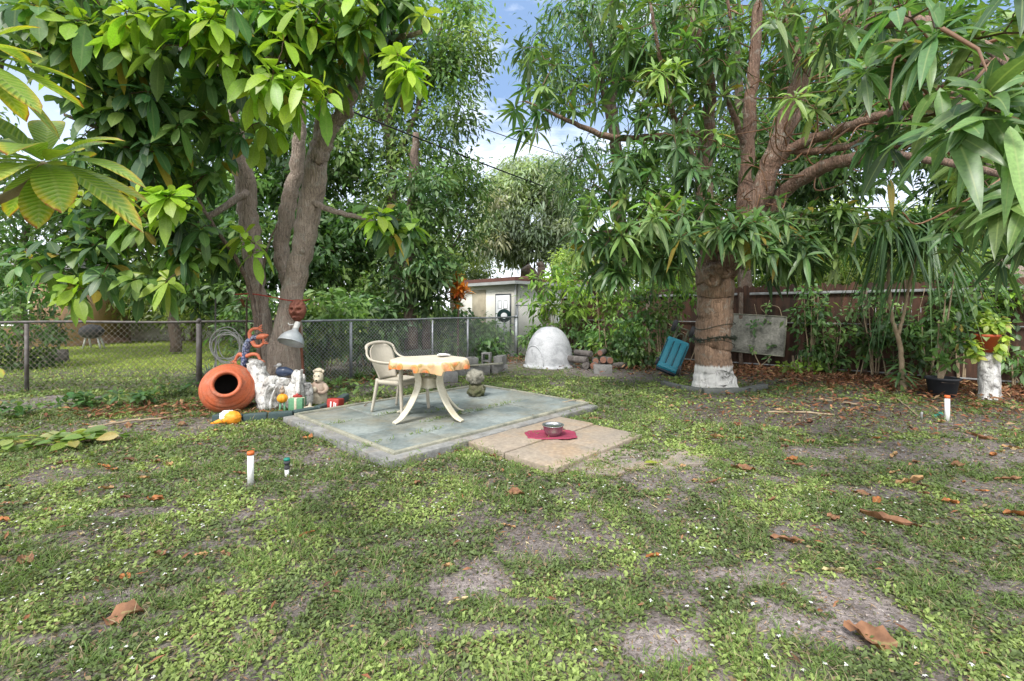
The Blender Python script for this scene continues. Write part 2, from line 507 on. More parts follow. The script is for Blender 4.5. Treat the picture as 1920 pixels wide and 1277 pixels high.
M_TERRA = mat('terracotta', (.50, .125, .05), (.42, .09, .035), 5, .55, .15, .004, stain=(.33, .19, .13), stain_scale=5, stain_amt=.55, fine=50, fine_amt=.3)
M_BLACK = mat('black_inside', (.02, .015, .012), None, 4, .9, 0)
M_EDGE = mat('green_edging', (.035, .065, .065), (.06, .085, .085), 7, .75, .4, stain=(.09, .10, .08), stain_amt=.5)
M_GEDGE = mat('grey_edging', (.13, .135, .125), (.08, .085, .08), 7, .85, .5, stain=(.05, .065, .04), stain_amt=.5)
M_SLAB = mat('blue_grey_slab', (.24, .285, .275), (.175, .215, .21), 2.2, .55, .25, .006, stain=(.19, .175, .125), stain_scale=1.6, stain_amt=.75, fine=30)
M_SLABE = mat('slab_edge', (.27, .27, .255), (.15, .15, .145), 7, .85, .5, stain=(.30, .24, .17), stain_amt=.4)
M_TRIM = mat('old_wood_trim', (.36, .345, .26), (.23, .23, .185), 6, .75, .4, stain=(.11, .125, .10), stain_scale=3.5, stain_amt=.8)
M_PAVER = mat('pink_paver', (.34, .275, .205), (.27, .23, .185), 2.5, .75, .3, .006, stain=(.40, .235, .10), stain_scale=1.3, stain_amt=.4, fine=25, fine_amt=.4)
M_PATH = mat('broken_concrete', (.30, .25, .20), (.20, .175, .155), 3, .9, .6, stain=(.38, .24, .11), stain_scale=2.2, stain_amt=.5)
M_CHAIR = mat('beige_plastic', (.50, .46, .375), (.44, .40, .325), 4, .42, .05, .003, stain=(.30, .26, .19), stain_scale=5, stain_amt=.35, fine_amt=.1)
M_TABLE = mat('ivory_plastic', (.62, .585, .47), (.56, .52, .40), 4, .42, .05, .003, stain=(.36, .29, .16), stain_scale=5, stain_amt=.45, fine_amt=.1)
M_DOME = mat('faded_plastic', (.50, .51, .525), (.42, .43, .445), 6, .6, .2, .01, stain=(.24, .25, .26), stain_scale=4.5, stain_amt=.75)
M_TEAL = mat('teal_plastic', (.025, .225, .31), (.035, .27, .36), 4, .4, .05, .003, stain=(.04, .12, .13), stain_amt=.3, fine_amt=.1)
M_NAVY = mat('dark_blue_plastic', (.012, .03, .05), None, 4, .45, .05)
M_RUBBER = mat('black_rubber', (.04, .04, .043), (.065, .065, .068), 8, .75, .2)
M_TYRE = mat('grey_hub', (.30, .30, .29), (.2, .2, .2), 8, .6, .1)
M_STEEL = mat('steel', (.55, .56, .57), (.48, .48, .5), 6, .28, .03, metal=.9, fine_amt=.08)
M_REFL = mat('brushed_reflector', (.52, .54, .55), (.44, .46, .47), 6, .42, .05, metal=.55, fine_amt=.1)
M_RUST = mat('rust', (.17, .06, .03), (.10, .04, .025), 12, .85, .4)
M_PINK = mat('crimson_mat', (.28, .035, .075), (.22, .03, .06), 8, .8, .3)
M_STONE = mat('coral_stone', (.36, .345, .28), (.20, .19, .15), 9, .95, 1.0, .03, stain=(.10, .095, .07), stain_scale=7, stain_amt=.6)
M_MOSS = mat('mossy_stone', (.13, .125, .07), (.07, .085, .03), 8, .95, 1.0, .03, stain=(.27, .25, .2), stain_amt=.5, stain_scale=5)
M_BLOCK = mat('cinder_block', (.30, .295, .28), (.20, .195, .185), 9, .95, .8, .01, stain=(.10, .095, .085), stain_scale=3, stain_amt=.55, fine=80)
M_LOG = mat('log_bark', (.21, .19, .175), (.11, .095, .085), 9, .95, .9, .02)
M_LOGEND = mat('log_end', (.36, .17, .11), (.26, .14, .10), 12, .9, .4)
M_FENCE = mat('fence_board', (.088, .040, .024), (.042, .022, .015), 3.0, .8, .5, .008, stretch=(6, 6, .5), vcol=True, stain=(.028, .022, .017), stain_scale=1.1, stain_amt=.85)
M_RAIL = mat('pale_rail', (.34, .35, .36), (.2, .21, .21), 6, .6, .2)
M_BOARD = mat('weathered_board', (.34, .33, .29), (.19, .19, .165), 4, .75, .3, stain=(.06, .06, .05), stain_scale=3.2, stain_amt=.85, fine=24, fine_amt=.5)
M_WHITE = mat('white_pvc', (.78, .78, .76), (.68, .68, .66), 6, .45, .05, fine_amt=.1)
M_ORANGE = mat('orange_cap', (.65, .14, .035), None, 6, .5, .05)
M_GREENP = mat('green_plastic', (.01, .19, .14), (.01, .13, .1), 6, .45, .05)
M_POT = mat('black_pot', (.022, .024, .03), (.035, .037, .042), 6, .6, .1)
M_REDPOT = mat('orange_pot', (.42, .075, .02), (.32, .055, .02), 5, .6, .1)
M_DRIFT = mat('whitewashed_stump', (.78, .77, .74), (.40, .38, .35), 11, .9, .9, .03, stretch=(1, 1, .3), lo=.45, hi=.68, stain=(.06, .05, .045), stain_scale=10, stain_amt=.9)
M_LIZO = mat('orange_glaze', (.62, .19, .10), (.50, .14, .07), 8, .5, .2)
M_CREAM = mat('cream_resin', (.62, .56, .43), (.52, .45, .33), 7, .6, .2, stain=(.3, .24, .17), stain_amt=.4, stain_scale=9)
M_BROWN = mat('brown_resin', (.30, .21, .16), (.42, .34, .26), 9, .6, .3)
M_MASK = mat('clay_mask', (.15, .045, .028), (.21, .075, .045), 9, .6, .4)
M_BLUE = mat('blue_black_glaze', (.02, .03, .06), (.035, .05, .09), 6, .35, .1)
M_GIFT = mat('green_paint', (.13, .31, .17), (.10, .25, .14), 7, .55, .1)
M_RED = mat('red_paint', (.38, .04, .03), (.30, .035, .03), 7, .5, .1)
M_GOLD = mat('orange_paint', (.80, .33, .02), (.72, .26, .02), 7, .55, .2)
M_ROPE = mat('red_rope', (.35, .05, .035), None, 20, .8, .3)
M_STICK = mat('dry_stick', (.38, .30, .20), (.26, .19, .12), 9, .9, .4)
M_HOSE = mat('grey_hose', (.38, .38, .36), (.28, .28, .26), 9, .6, .1)
M_DKGREEN = mat('dark_green_plastic', (.012, .07, .06), None, 7, .5, .1)
M_CABLE = mat('black_cable', (.02, .02, .022), None, 6, .7, 0)
M_WALL = mat('cream_wall', (.72, .70, .63), (.66, .64, .58), 1.2, .85, .2)
M_WALL2 = mat('pale_wall', (.80, .785, .75), (.64, .63, .6), 1.2, .85, .2)
M_PEACH = mat('peach_wall', (.60, .37, .26), (.54, .33, .23), 1.5, .85, .2)
M_ROOF = mat('red_brown_fascia', (.17, .07, .055), (.13, .06, .05), 3, .8, .2)
M_SOFFIT = mat('grey_soffit', (.42, .43, .43), (.35, .36, .36), 2, .8, .1)
M_DOOR = mat('white_door', (.78, .79, .80), (.72, .73, .74), 2, .5, .05)
M_DARKGLASS = mat('dark_panel', (.05, .055, .06), None, 2, .4, 0)
M_SHINGLE = mat('grey_shingle', (.28, .27, .26), (.2, .19, .185), 9, .9, .6)


# vertex-coloured generic (cloth with pattern)
def clothmat():
    m, nt, out = newmat('floral_cloth'); L = nt.links.new
    tc = nd(nt, 'ShaderNodeTexCoord')
    a = nd(nt, 'ShaderNodeAttribute', attribute_name='col')
    v = nd(nt, 'ShaderNodeTexVoronoi', Scale=9.0); L(tc.outputs['Object'], v.inputs['Vector'])
    n = nd(nt, 'ShaderNodeTexNoise', Scale=14.0, Detail=5.0); L(tc.outputs['Object'], n.inputs['Vector'])
    flower = ramp(nt, v.outputs[0], [(.28, (.62, .17, .02)), (.40, (.60, .30, .08)), (.5, (.24, .25, .07)), (.62, (.60, .52, .36))])
    sx = nd(nt, 'ShaderNodeSeparateXYZ'); L(tc.outputs['UV'], sx.inputs[0])
    fm = nd(nt, 'ShaderNodeMath', operation='MULTIPLY_ADD'); L(sx.outputs[0], fm.inputs[0]); fm.inputs[1].default_value = .75; fm.inputs[2].default_value = .16
    f2 = nd(nt, 'ShaderNodeMath', operation='MULTIPLY'); L(fm.outputs[0], f2.inputs[0]); L(ramp(nt, n.outputs[0], [(.35, (.4, .4, .4)), (.6, (1, 1, 1))]), f2.inputs[1])
    c = mix(nt, f2.outputs[0], (.55, .51, .41), flower)
    c = mix(nt, 1.0, c, a.outputs['Color'], 'MULTIPLY')
    b = nd(nt, 'ShaderNodeBsdfPrincipled', Roughness=.75); L(c, b.inputs['Base Color'])
    bp = nd(nt, 'ShaderNodeBump', Strength=.4, Distance=.01); L(n.outputs[0], bp.inputs['Height']); L(bp.outputs[0], b.inputs['Normal'])
    L(b.outputs[0], out.inputs[0]); return m


M_CLOTH = clothmat()


def scalemat():
    m, nt, out = newmat('mosaic_scales'); L = nt.links.new
    tc = nd(nt, 'ShaderNodeTexCoord')
    v = nd(nt, 'ShaderNodeTexVoronoi', Scale=38.0); L(tc.outputs['Object'], v.inputs['Vector'])
    c = ramp(nt, v.outputs[0], [(.1, (.42, .42, .46)), (.45, (.22, .24, .30)), (.6, (.04, .045, .07))])
    s = nd(nt, 'ShaderNodeSeparateColor'); L(v.outputs['Color'], s.inputs[0])
    c = mix(nt, s.outputs[0], c, mix(nt, .45, c, (.10, .16, .42)))
    b = nd(nt, 'ShaderNodeBsdfPrincipled', Roughness=.45); L(c, b.inputs['Base Color'])
    bp = nd(nt, 'ShaderNodeBump', Strength=.7, Distance=.01, invert=True); L(v.outputs[0], bp.inputs['Height']); L(bp.outputs[0], b.inputs['Normal'])
    L(b.outputs[0], out.inputs[0]); return m


M_SCALE = scalemat()

# ------------------------------------------------------------------ patio frame
N0 = np.array([-1.077, 4.007]); UU = np.array([.688, .7257]); VV = np.array([-.7257, .688])
SA, SB = 3.31, 2.45
PA0, PA1, PB = .9, 2.45, 1.14


def pl(a, b, z=0.0):
    q = N0 + UU * a + VV * b
    return np.array([q[0], q[1], z])


def loc_ab(x, y):
    dx, dy = x - N0[0], y - N0[1]
    return dx * UU[0] + dy * UU[1], dx * VV[0] + dy * VV[1]


ROT_P = math.atan2(UU[1], UU[0])

# ------------------------------------------------------------------ fences (plan positions)
FW0, FW1 = np.array([1.6, 14.8]), np.array([10.0, 7.5])       # wooden fence
FWd = (FW1 - FW0) / np.linalg.norm(FW1 - FW0); FWn = np.array([FWd[1], -FWd[0]])
if FWn[1] > 0: FWn = -FWn                                     # towards the yard
FWL = np.linalg.norm(FW1 - FW0)


def fence_dist(x, y):
    return (x - FW0[0]) * FWn[0] + (y - FW0[1]) * FWn[1]


CA, CB, CC_, CD = np.array([-11.5, 7.55]), np.array([-3.83, 8.2]), np.array([-3.83, 8.2]), np.array([.13, 13.3])

# bare spots (centre px, half sizes px)
BARE = [(1255, 1215, 120, 55), (1440, 1130, 60, 28), (1480, 1170, 130, 50), (1560, 1110, 100, 38), (1620, 1150, 70, 30), (910, 1080, 45, 28), (880, 1100, 60, 20), (1380, 1080, 90, 22), (640, 848, 110, 24),
        (120, 890, 130, 22), (1250, 890, 140, 28), (1890, 1100, 60, 14), (1400, 780, 230, 26), (1700, 785, 330, 36), (1840, 850, 220, 28), (1560, 850, 140, 14), (1450, 755, 200, 12), (200, 1120, 90, 16), (420, 1090, 70, 14),
        (1180, 700, 130, 16), (250, 800, 220, 22), (60, 760, 140, 20), (740, 720, 120, 14), (1450, 900, 80, 12), (1660, 920, 120, 12), (1880, 920, 110, 18),
        (100, 1010, 80, 12), (270, 960, 110, 10), (830, 1180, 110, 16), (1130, 1080, 60, 10), (760, 1230, 80, 14), (1000, 1130, 70, 12), (60, 1200, 60, 14)]
BW = []
for (px, py, rx, ry) in BARE:
    p = gp(px, py); BW.append((p[0], p[1], rx * p[1] / F, ry * p[1] ** 2 / (F * H)))


def cover(x, y):
    """0 bare soil .. 1 dense green"""
    n = fbm(x * 1.1, y * 1.1, 5, 4); n2 = fbm(x * 4.5, y * 4.5, 11, 3)
    c = smooth(.23, .41, n * .6 + n2 * .4)
    far = smooth(3.5, 6.0, y)
    c = c * (1 - .75 * far * smooth(.0, 2.0, x - 1.1) * smooth(.38, .58, fbm(x * 1.7, y * 2.6, 47, 3)))
    wob = (fbm(x * 3.0, y * 3.0, 31, 4) - .5) * 1.7
    for (bx, by, rx, ry) in BW:
        d = np.sqrt(((x - bx) / rx) ** 2 + ((y - by) / ry) ** 2) + wob
        c = c * (.06 + .94 * smooth(.55, 1.15, d))
    # greener lawn strip behind the patio, litter strip by the wooden fence
    d = fence_dist(x, y)
    c = c * smooth(1.6, 3.3, d + wob * .7)
    g = np.exp(-((x - .9) / 1.6) ** 2 - ((y - 7.7) / .9) ** 2)
    c = np.clip(c + g * .5, 0, 1)
    # garden corner around the left tree
    c = c * (1 - .6 * np.exp(-((x + 3.4) / 1.1) ** 2 - ((y - 7.3) / .8) ** 2))
    fine_ = fbm(x * 11, y * 11, 61, 2)
    c = c * (.2 + .8 * smooth(.30, .54, fine_)) + .12 * smooth(.6, .7, fine_) * (c < .3)
    return np.clip(c, 0, 1)


def in_slab(x, y, m=0.0):
    a, b = loc_ab(x, y)
    return ((a > -m) & (a < SA + m) & (b > -m) & (b < SB + m)) | ((a > PA0 - m) & (a < PA1 + m) & (b > -PB - m) & (b < m))


def gz(x, y):
    z = (fbm(x * 1.3, y * 1.3, 2, 3) - .5) * .035 + (fbm(x * 7, y * 7, 4, 3) - .5) * .022
    return np.where(in_slab(x, y, .08), -.012, z)


# ------------------------------------------------------------------ ground
def graded(a, b, step, far, n):
    core = np.arange(a, b, step)
    k = np.geomspace(step, 1, 2)
    ext = np.geomspace(step * 3, far, n)
    return np.concatenate([(a - ext)[::-1], core, b + ext])


xs = graded(-7.5, 8.5, .04, 220, 40); ys = graded(.9, 11.5, .04, 260, 40)
gx, gy = np.meshgrid(xs, ys)
near = ((gx > -8) & (gx < 9) & (gy > .5) & (gy < 12))
zz = np.where(near, gz(gx, gy), 0)
zz = np.where(gy < .9, np.minimum(zz, 0), zz)
cv = cover(gx, gy)
wet = fbm(gx * .7, gy * .7, 21, 4)
soil = 1.12 * np.stack([.235 + .12 * (wet - .5), .205 + .11 * (wet - .5), .195 + .11 * (wet - .5)], -1) * .93
sandy = np.zeros_like(gx)
for (px, py, rx, ry) in BARE[:8]:
    p = gp(px, py); sandy = np.maximum(sandy, np.exp(-(((gx - p[0]) / (rx * p[1] / F * 1.1)) ** 2 + ((gy - p[1]) / (ry * p[1] ** 2 / F / H * 1.1)) ** 2)))
soil = soil * (1 + .55 * sandy[..., None] * np.array([1.02, 1, 1.02]))
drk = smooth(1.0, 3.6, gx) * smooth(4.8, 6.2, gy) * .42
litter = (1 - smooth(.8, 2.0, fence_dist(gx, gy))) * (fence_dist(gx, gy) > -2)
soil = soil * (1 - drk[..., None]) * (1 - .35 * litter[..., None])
und = np.array([.085, .095, .04]) * (.8 + .5 * wet[..., None])
gc = soil * (1 - cv[..., None] * .75) + und * cv[..., None] * .75
lawn = (smooth(10.0, 11.5, gy) * (1 - smooth(-6, -4.5, gx)))[..., None]
gc = gc * (1 - lawn) + np.array([.27, .34, .07]) * (.75 + .5 * fbm(gx * .9, gy * .9, 9, 3)[..., None]) * lawn  # sunlit brightness of the far lawn put into its green
farm = smooth(13, 18, np.hypot(gx, gy))[..., None] * (1 - lawn)
gc = gc * (1 - farm) + np.array([.10, .13, .05]) * farm
g = MB()
ny, nx = gx.shape
i = np.arange(ny - 1)[:, None]; j = np.arange(nx - 1)[None]
ff = np.stack([i * nx + j, i * nx + j + 1, (i + 1) * nx + j + 1, (i + 1) * nx + j], -1).reshape(-1, 4)
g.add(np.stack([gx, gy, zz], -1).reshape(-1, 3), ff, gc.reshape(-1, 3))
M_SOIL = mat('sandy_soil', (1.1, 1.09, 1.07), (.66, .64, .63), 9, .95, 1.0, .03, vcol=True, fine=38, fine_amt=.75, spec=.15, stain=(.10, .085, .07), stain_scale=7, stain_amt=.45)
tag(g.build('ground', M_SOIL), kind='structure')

# ------------------------------------------------------------------ patio slabs
g = MB()
MP = Matrix.Translation((N0[0], N0[1], 0)) @ Matrix.Rotation(ROT_P, 4, 'Z')
box(g, (SA / 2, SB / 2, .018), (SA, SB, .095), MP, .012, jitter=.009)
tag(g.build('patio_slab', M_SLABE), kind='structure')
g = MB()
ta = [.19, .80, 1.62, 2.45, SA - .07]; tb = [.2, .92, 1.62, SB - .06]
for i in range(4):
    for j in range(3):
        a0, a1, b0, b1 = ta[i] + .006, ta[i + 1] - .006, tb[j] + .006, tb[j + 1] - .006
        box(g, ((a0 + a1) / 2, (b0 + b1) / 2, .066), (a1 - a0, b1 - b0, .026), MP @ Matrix.Rotation(random.uniform(-.006, .006), 4, 'X'), .004, col=np.ones(3) * random.uniform(.85, 1.15))
tag(g.build('patio_paving', mat('patio_paving', (.275, .305, .29), (.155, .185, .18), 2.6, .5, .3, .006, lo=.4, hi=.62, stain=(.235, .215, .155), stain_scale=1.1, stain_amt=.85, fine=22, fine_amt=.35, vcol=True)), kind='structure')
t = thing('patio_edging', 'pale weathered wood strips framing the blue grey patio slab', 'edging', (N0[0], N0[1], .065))
for (a0, a1, b0, b1) in ((.12, SA - .03, .12, .17), (.12, .165, .175, SB - .03), (.17, SA - .03, SB - .045, SB - .01), (SA - .06, SA - .025, .175, SB - .05)):
    g = MB(); box(g, ((a0 + a1) / 2, (b0 + b1) / 2, .078), (a1 - a0, b1 - b0, .032), MP, .005, jitter=.003)
    g.build('wood_strip', M_TRIM, t)
g = MB()
pc = [PA0, 1.62, PA1]; pb = [0, -.52, -PB]
for i in range(2):
    for j in range(2):
        a0, a1, b1, b0 = pc[i] + .007, pc[i + 1] - .007, pb[j] - .007, pb[j + 1] + .007
        box(g, ((a0 + a1) / 2, (b0 + b1) / 2, .012), (a1 - a0, b1 - b0, .075), MP @ Matrix.Rotation(random.uniform(-.01, .01), 4, 'Y'), .01, jitter=.004)
tag(g.build('paving_slabs', M_PAVER), kind='structure')
# broken concrete sunk in the soil
g = MB()
for k in range(9):
    c = gp(*[(1110, 858), (1160, 850), (1215, 848), (1265, 852), (1130, 880), (1190, 872), (1245, 870), (1085, 872), (1300, 862)][k])
    nA = 9; aa = np.linspace(0, 2 * PI, nA, endpoint=False) + random.random()
    r = RNG.uniform(.10, .20, nA)
    top = np.c_[c[0] + np.cos(aa) * r * 1.25, c[1] + np.sin(aa) * r, np.full(nA, .009 + .006 * random.random())]
    bot = top * [1, 1, 0] - [0, 0, .03]
    g.add(np.r_[top, bot], [list(range(nA))] + [[q, q + nA, (q + 1) % nA + nA, (q + 1) % nA] for q in range(nA)])
tag(g.build('broken_paving', M_PATH, smooth_=False), kind='structure')


# ------------------------------------------------------------------ ground cover
def scatter(dens, ymin, ymax, pad=1.12):
    """random points in the wedge seen by the camera"""
    area = 0.5 * (2.243 * pad) * (ymax ** 2 - ymin ** 2)
    n = int(dens * area)
    y = np.sqrt(RNG.uniform(ymin ** 2, ymax ** 2, n)); x = RNG.uniform(-1, 1, n) * y * 1.1215 * pad
    return x, y


g = MB()
for (d, y0, y1, L, W, sg) in ((9500, 1.25, 2.6, .024, .0125, 0), (6500, 2.6, 4.2, .027, .0145, 0), (3600, 4.2, 6.5, .034, .019, 0), (1500, 6.5, 9.5, .048, .028, 0)):
    x, y = scatter(d, y0, y1)
    c = cover(x, y); patch = fbm(x * 2.2, y * 2.2, 41, 3)
    keep = (RNG.random(len(x)) < c * (.7 + .6 * patch) + .03) & ~in_slab(x, y, -.0)
    x, y, c, patch = x[keep], y[keep], c[keep], patch[keep]; n = len(x)
    az = RNG.uniform(0, 2 * PI, n); el = RNG.uniform(.05, .95, n)
    D = np.c_[np.cos(az) * np.cos(el), np.sin(az) * np.cos(el), np.sin(el)]
    N = np.c_[RNG.normal(0, .35, n), RNG.normal(-.1, .35, n), np.ones(n)]
    s = RNG.uniform(.6, 1.4, n)
    lime = smooth(.46, .64, patch + RNG.normal(0, .06, n))[:, None]
    col = np.array([.12, .165, .06]) * (1 - lime) + np.array([.265, .34, .105]) * lime
    col = col * RNG.uniform(.6, 1.35, (n, 1)) * (.85 + .3 * fbm(x * .8, y * .8, 55, 2)[:, None])
    dead = RNG.random(n) < .07; col[dead] = np.array([.24, .18, .10]) * RNG.uniform(.6, 1.2, (dead.sum(), 1))
    z = gz(x, y) + RNG.uniform(0, .014, n)
    leaves(g, np.c_[x, y, z], D, N, L * s, W * s, col, sg, 'oval', .15, .1)
tag(g.build('creeping_weeds', M_GRASS), 'low creeping green weeds covering the sandy yard', 'weeds', kind='stuff')

g = MB()
for (d, y0, y1, L, W) in ((6500, 1.25, 2.8, .06, .0038), (4600, 2.8, 4.6, .065, .005), (2200, 4.6, 7.2, .07, .007), (800, 7.2, 11.0, .08, .011)):
    x, y = scatter(d, y0, y1)
    c = cover(x, y); tuft = fbm(x * 5.5, y * 5.5, 71, 3); big = fbm(x * 1.3, y * 1.3, 77, 2)
    keep = (RNG.random(len(x)) < (c * .42 + .06) * (.4 + 3.2 * smooth(.52, .68, tuft))) & ~in_slab(x, y, .0)
    x, y, tuft, big = x[keep], y[keep], tuft[keep], big[keep]; n = len(x)
    az = RNG.uniform(0, 2 * PI, n); el = RNG.uniform(.35, 1.4, n)
    D = np.c_[np.cos(az) * np.cos(el), np.sin(az) * np.cos(el), np.sin(el)]
    N = np.c_[RNG.normal(0, .5, n), RNG.normal(-.3, .5, n), np.ones(n) * .6]
    s = RNG.uniform(.5, 1.3, n) * (.7 + .9 * smooth(.5, .7, tuft))
    q = RNG.random((n, 1))
    col = (np.array([.09, .165, .04]) * (1 - q) + np.array([.20, .29, .085]) * q) * RNG.uniform(.7, 1.25, (n, 1))
    dead = RNG.random(n) < .2; col[dead] = np.array([.36, .30, .19]) * RNG.uniform(.6, 1.1, (dead.sum(), 1))
    leaves(g, np.c_[x, y, gz(x, y) - .003], D, N, L * s, W * RNG.uniform(.7, 1.4, n), col, 2, 'strap', RNG.uniform(.1, .5, n), .1)
# tufts in the slab joints
jp = []
for (a, b, n) in ((.8, .55, 60), (1.6, .95, 120), (1.62, 1.3, 80), (2.4, .95, 90), (1.2, .93, 60), (.15, .55, 70), (.3, 1.6, 50), (1.62, -.3, 30), (1.5, -.52, 40), (2.3, -1.1, 60), (1.05, -PB + .02, 50), (2.0, .92, 80), (.98, 1.62, 60)):
    aa = a + RNG.normal(0, .13, n); bb = b + RNG.normal(0, .02, n)
    jp.append(np.array([pl(u, v, .07 if v > 0 else .04) for u, v in zip(aa, bb)]))
for (a0, b0, a1, b1, n, zt) in ((0, 0, PA0, 0, 260, .06), (0, 0, 0, SB, 420, .06), (PA1, 0, SA, 0, 160, .06), (SA, 0, SA, SB, 200, .06), (PA0, -PB, PA1, -PB, 260, .05), (PA0, 0, PA0, -PB, 200, .05), (PA1, 0, PA1, -PB, 120, .05)):
    q_ = RNG.random(n); q_ = q_[fbm(q_ * 9 + a0 * 3, q_ * 0 + b1 * 7, 13, 3) > .44]
    jp.append(np.array([pl(a0 + (a1 - a0) * u + RNG.normal(0, .025), b0 + (b1 - b0) * u + RNG.normal(0, .025), RNG.uniform(0, zt)) for u in q_]))
jp = np.concatenate(jp); n = len(jp)
az = RNG.uniform(0, 6.28, n); el = RNG.uniform(.2, 1.2, n)
leaves(g, jp, np.c_[np.cos(az) * np.cos(el), np.sin(az) * np.cos(el), np.sin(el)], np.c_[RNG.normal(0, .4, n), RNG.normal(0, .4, n), np.ones(n)], RNG.uniform(.04, .10, n), .009, pick([(1, .13, .21, .05), (1, .19, .25, .07)], n), 2, 'strap', .3)
tag(g.build('grass', M_GRASS), 'patchy thin grass blades growing among the weeds', 'grass', kind='stuff')

g = MB()
for (d, y0, y1, L_, W_d) in ((900, 1.25, 3.2, .035, .004), (420, 3.2, 6.5, .05, .007)):
    x, y = scatter(d, y0, y1); k = ~in_slab(x, y, .0); x, y = x[k], y[k]; n = len(x)
    az = RNG.uniform(0, 6.28, n); el = RNG.normal(.08, .12, n)
    leaves(g, np.c_[x, y, gz(x, y) + .004], np.c_[np.cos(az) * np.cos(el), np.sin(az) * np.cos(el), np.sin(el)], np.c_[RNG.normal(0, .3, n), RNG.normal(0, .3, n), np.ones(n)], L_ * RNG.uniform(.3, 1.5, n), W_d * RNG.uniform(.5, 1.8, n), pick([(2, .38, .31, .2), (2, .24, .17, .11), (1.5, .11, .085, .07), (1, .32, .17, .09)], n, .25), 0, droop=.0)
for (d, y0, y1) in ((1500, 1.25, 3.4), (450, 3.4, 6.5)):
    x, y = scatter(d, y0, y1); k = ~in_slab(x, y, .02); x, y = x[k], y[k]; n = len(x)
    D = RNG.normal(0, 1, (n, 3)) * [1, 1, .4]
    leaves(g, np.c_[x, y, gz(x, y) + .003], D, np.c_[RNG.normal(0, .5, n), RNG.normal(0, .5, n), np.ones(n)], RNG.uniform(.004, .016, n) * (1 + (y0 > 3)), RNG.uniform(.003, .009, n) * (1 + (y0 > 3)), pick([(2, .14, .115, .10), (1, .42, .38, .34), (1, .08, .06, .05), (1, .22, .13, .08)], n, .25), 0, droop=.0)
tag(g.build('dry_debris', M_DRY), 'bits of straw and dry leaf crumbs strewn over the bare soil', 'debris', kind='stuff')

# far lawn blades beyond the fence on the neighbour's side
g = MB()
n = 26000
y = RNG.uniform(9.5, 20, n); x = RNG.uniform(-24, -4.5, n)
k = x > -y * 1.3; x, y = x[k], y[k]; n = len(x)
az = RNG.uniform(0, 6.28, n); el = RNG.uniform(.3, 1.3, n)
leaves(g, np.c_[x, y, np.zeros(n)], np.c_[np.cos(az) * np.cos(el), np.sin(az) * np.cos(el), np.sin(el)], np.c_[RNG.normal(0, .4, n), -np.ones(n) * .4, np.ones(n)], RNG.uniform(.05, .12, n), .02, pick([(1, .28, .37, .07), (1, .20, .29, .05), (.6, .36, .40, .10)], n, .25), 0, droop=.2)
tag(g.build('lawn_grass', M_GRASS), 'bright sunlit lawn grass in the yard beyond the fence', 'grass', kind='stuff')

# white flowers
g = MB()
x, y = scatter(50, 1.4, 5.6)
c = cover(x, y) * smooth(.45, .6, fbm(x * .9, y * .9, 91, 2))
k = (RNG.random(len(x)) < c * 1.4) & ~in_slab(x, y, .05)
x, y = x[k], y[k]
for q in range(5):
    az = q * 2 * PI / 5 + RNG.uniform(0, 1, len(x)); n = len(x)
    el = RNG.uniform(.0, .6, n)
    leaves(g, np.c_[x, y, gz(x, y) + .022], np.c_[np.cos(az) * np.cos(el), np.sin(az) * np.cos(el), np.sin(el)], np.c_[RNG.normal(0, .2, n), RNG.normal(0, .2, n), np.ones(n)], RNG.uniform(.008, .013, n), .007, (.82, .82, .84), 0)
tag(g.build('white_flowers', M_GRASS), 'tiny white starry flowers dotted through the weeds', 'flowers', kind='stuff')


# ------------------------------------------------------------------ fallen leaves
def dry_leaf(L, W, curl, col, seg=8):
    """one curled fallen leaf as a mesh collector at the origin"""
    g = MB(); s = np.linspace(0, 1, seg + 1); w = prof_w('lance' if W / L < .4 else 'oval', np.clip(s, .01, .99)); w[0] = .05; w[-1] = .03
    rows = []
    ph = random.uniform(0, 6)
    for k, q in enumerate(s):
        for t in (-1, -.5, 0, .5, 1):
            ed = 1 + .16 * math.sin(q * 17 + t * 3 + ph) + .07 * math.sin(q * 41 + ph)
            y = t * w[k] * W / 2 * ed * (1 - .25 * curl)
            z = curl * W * .55 * (abs(t) ** 1.6) * w[k] + .25 * curl * L * (q - .45) ** 2 + .003 + .011 * math.sin(q * 7 + ph + t * 1.5) * W / .08 + .007 * math.sin(q * 19 + t * 5 + ph)
            rows.append(((q - .5) * L, y + .04 * L * math.sin(q * 3 + ph), z))
    f = []
    for k in range(seg):
        for t in range(4):
            b = k * 5 + t; f.append([b, b + 1, b + 6, b + 5])
    uv = [(t * .5 + .5, q) for q in s for t in (-1, -.5, 0, .5, 1)]
    shade = np.array([[.8 + .35 * random.random()] for _ in rows])
    g.add(np.array(rows), f, np.array(col) * shade, uv)
    return g


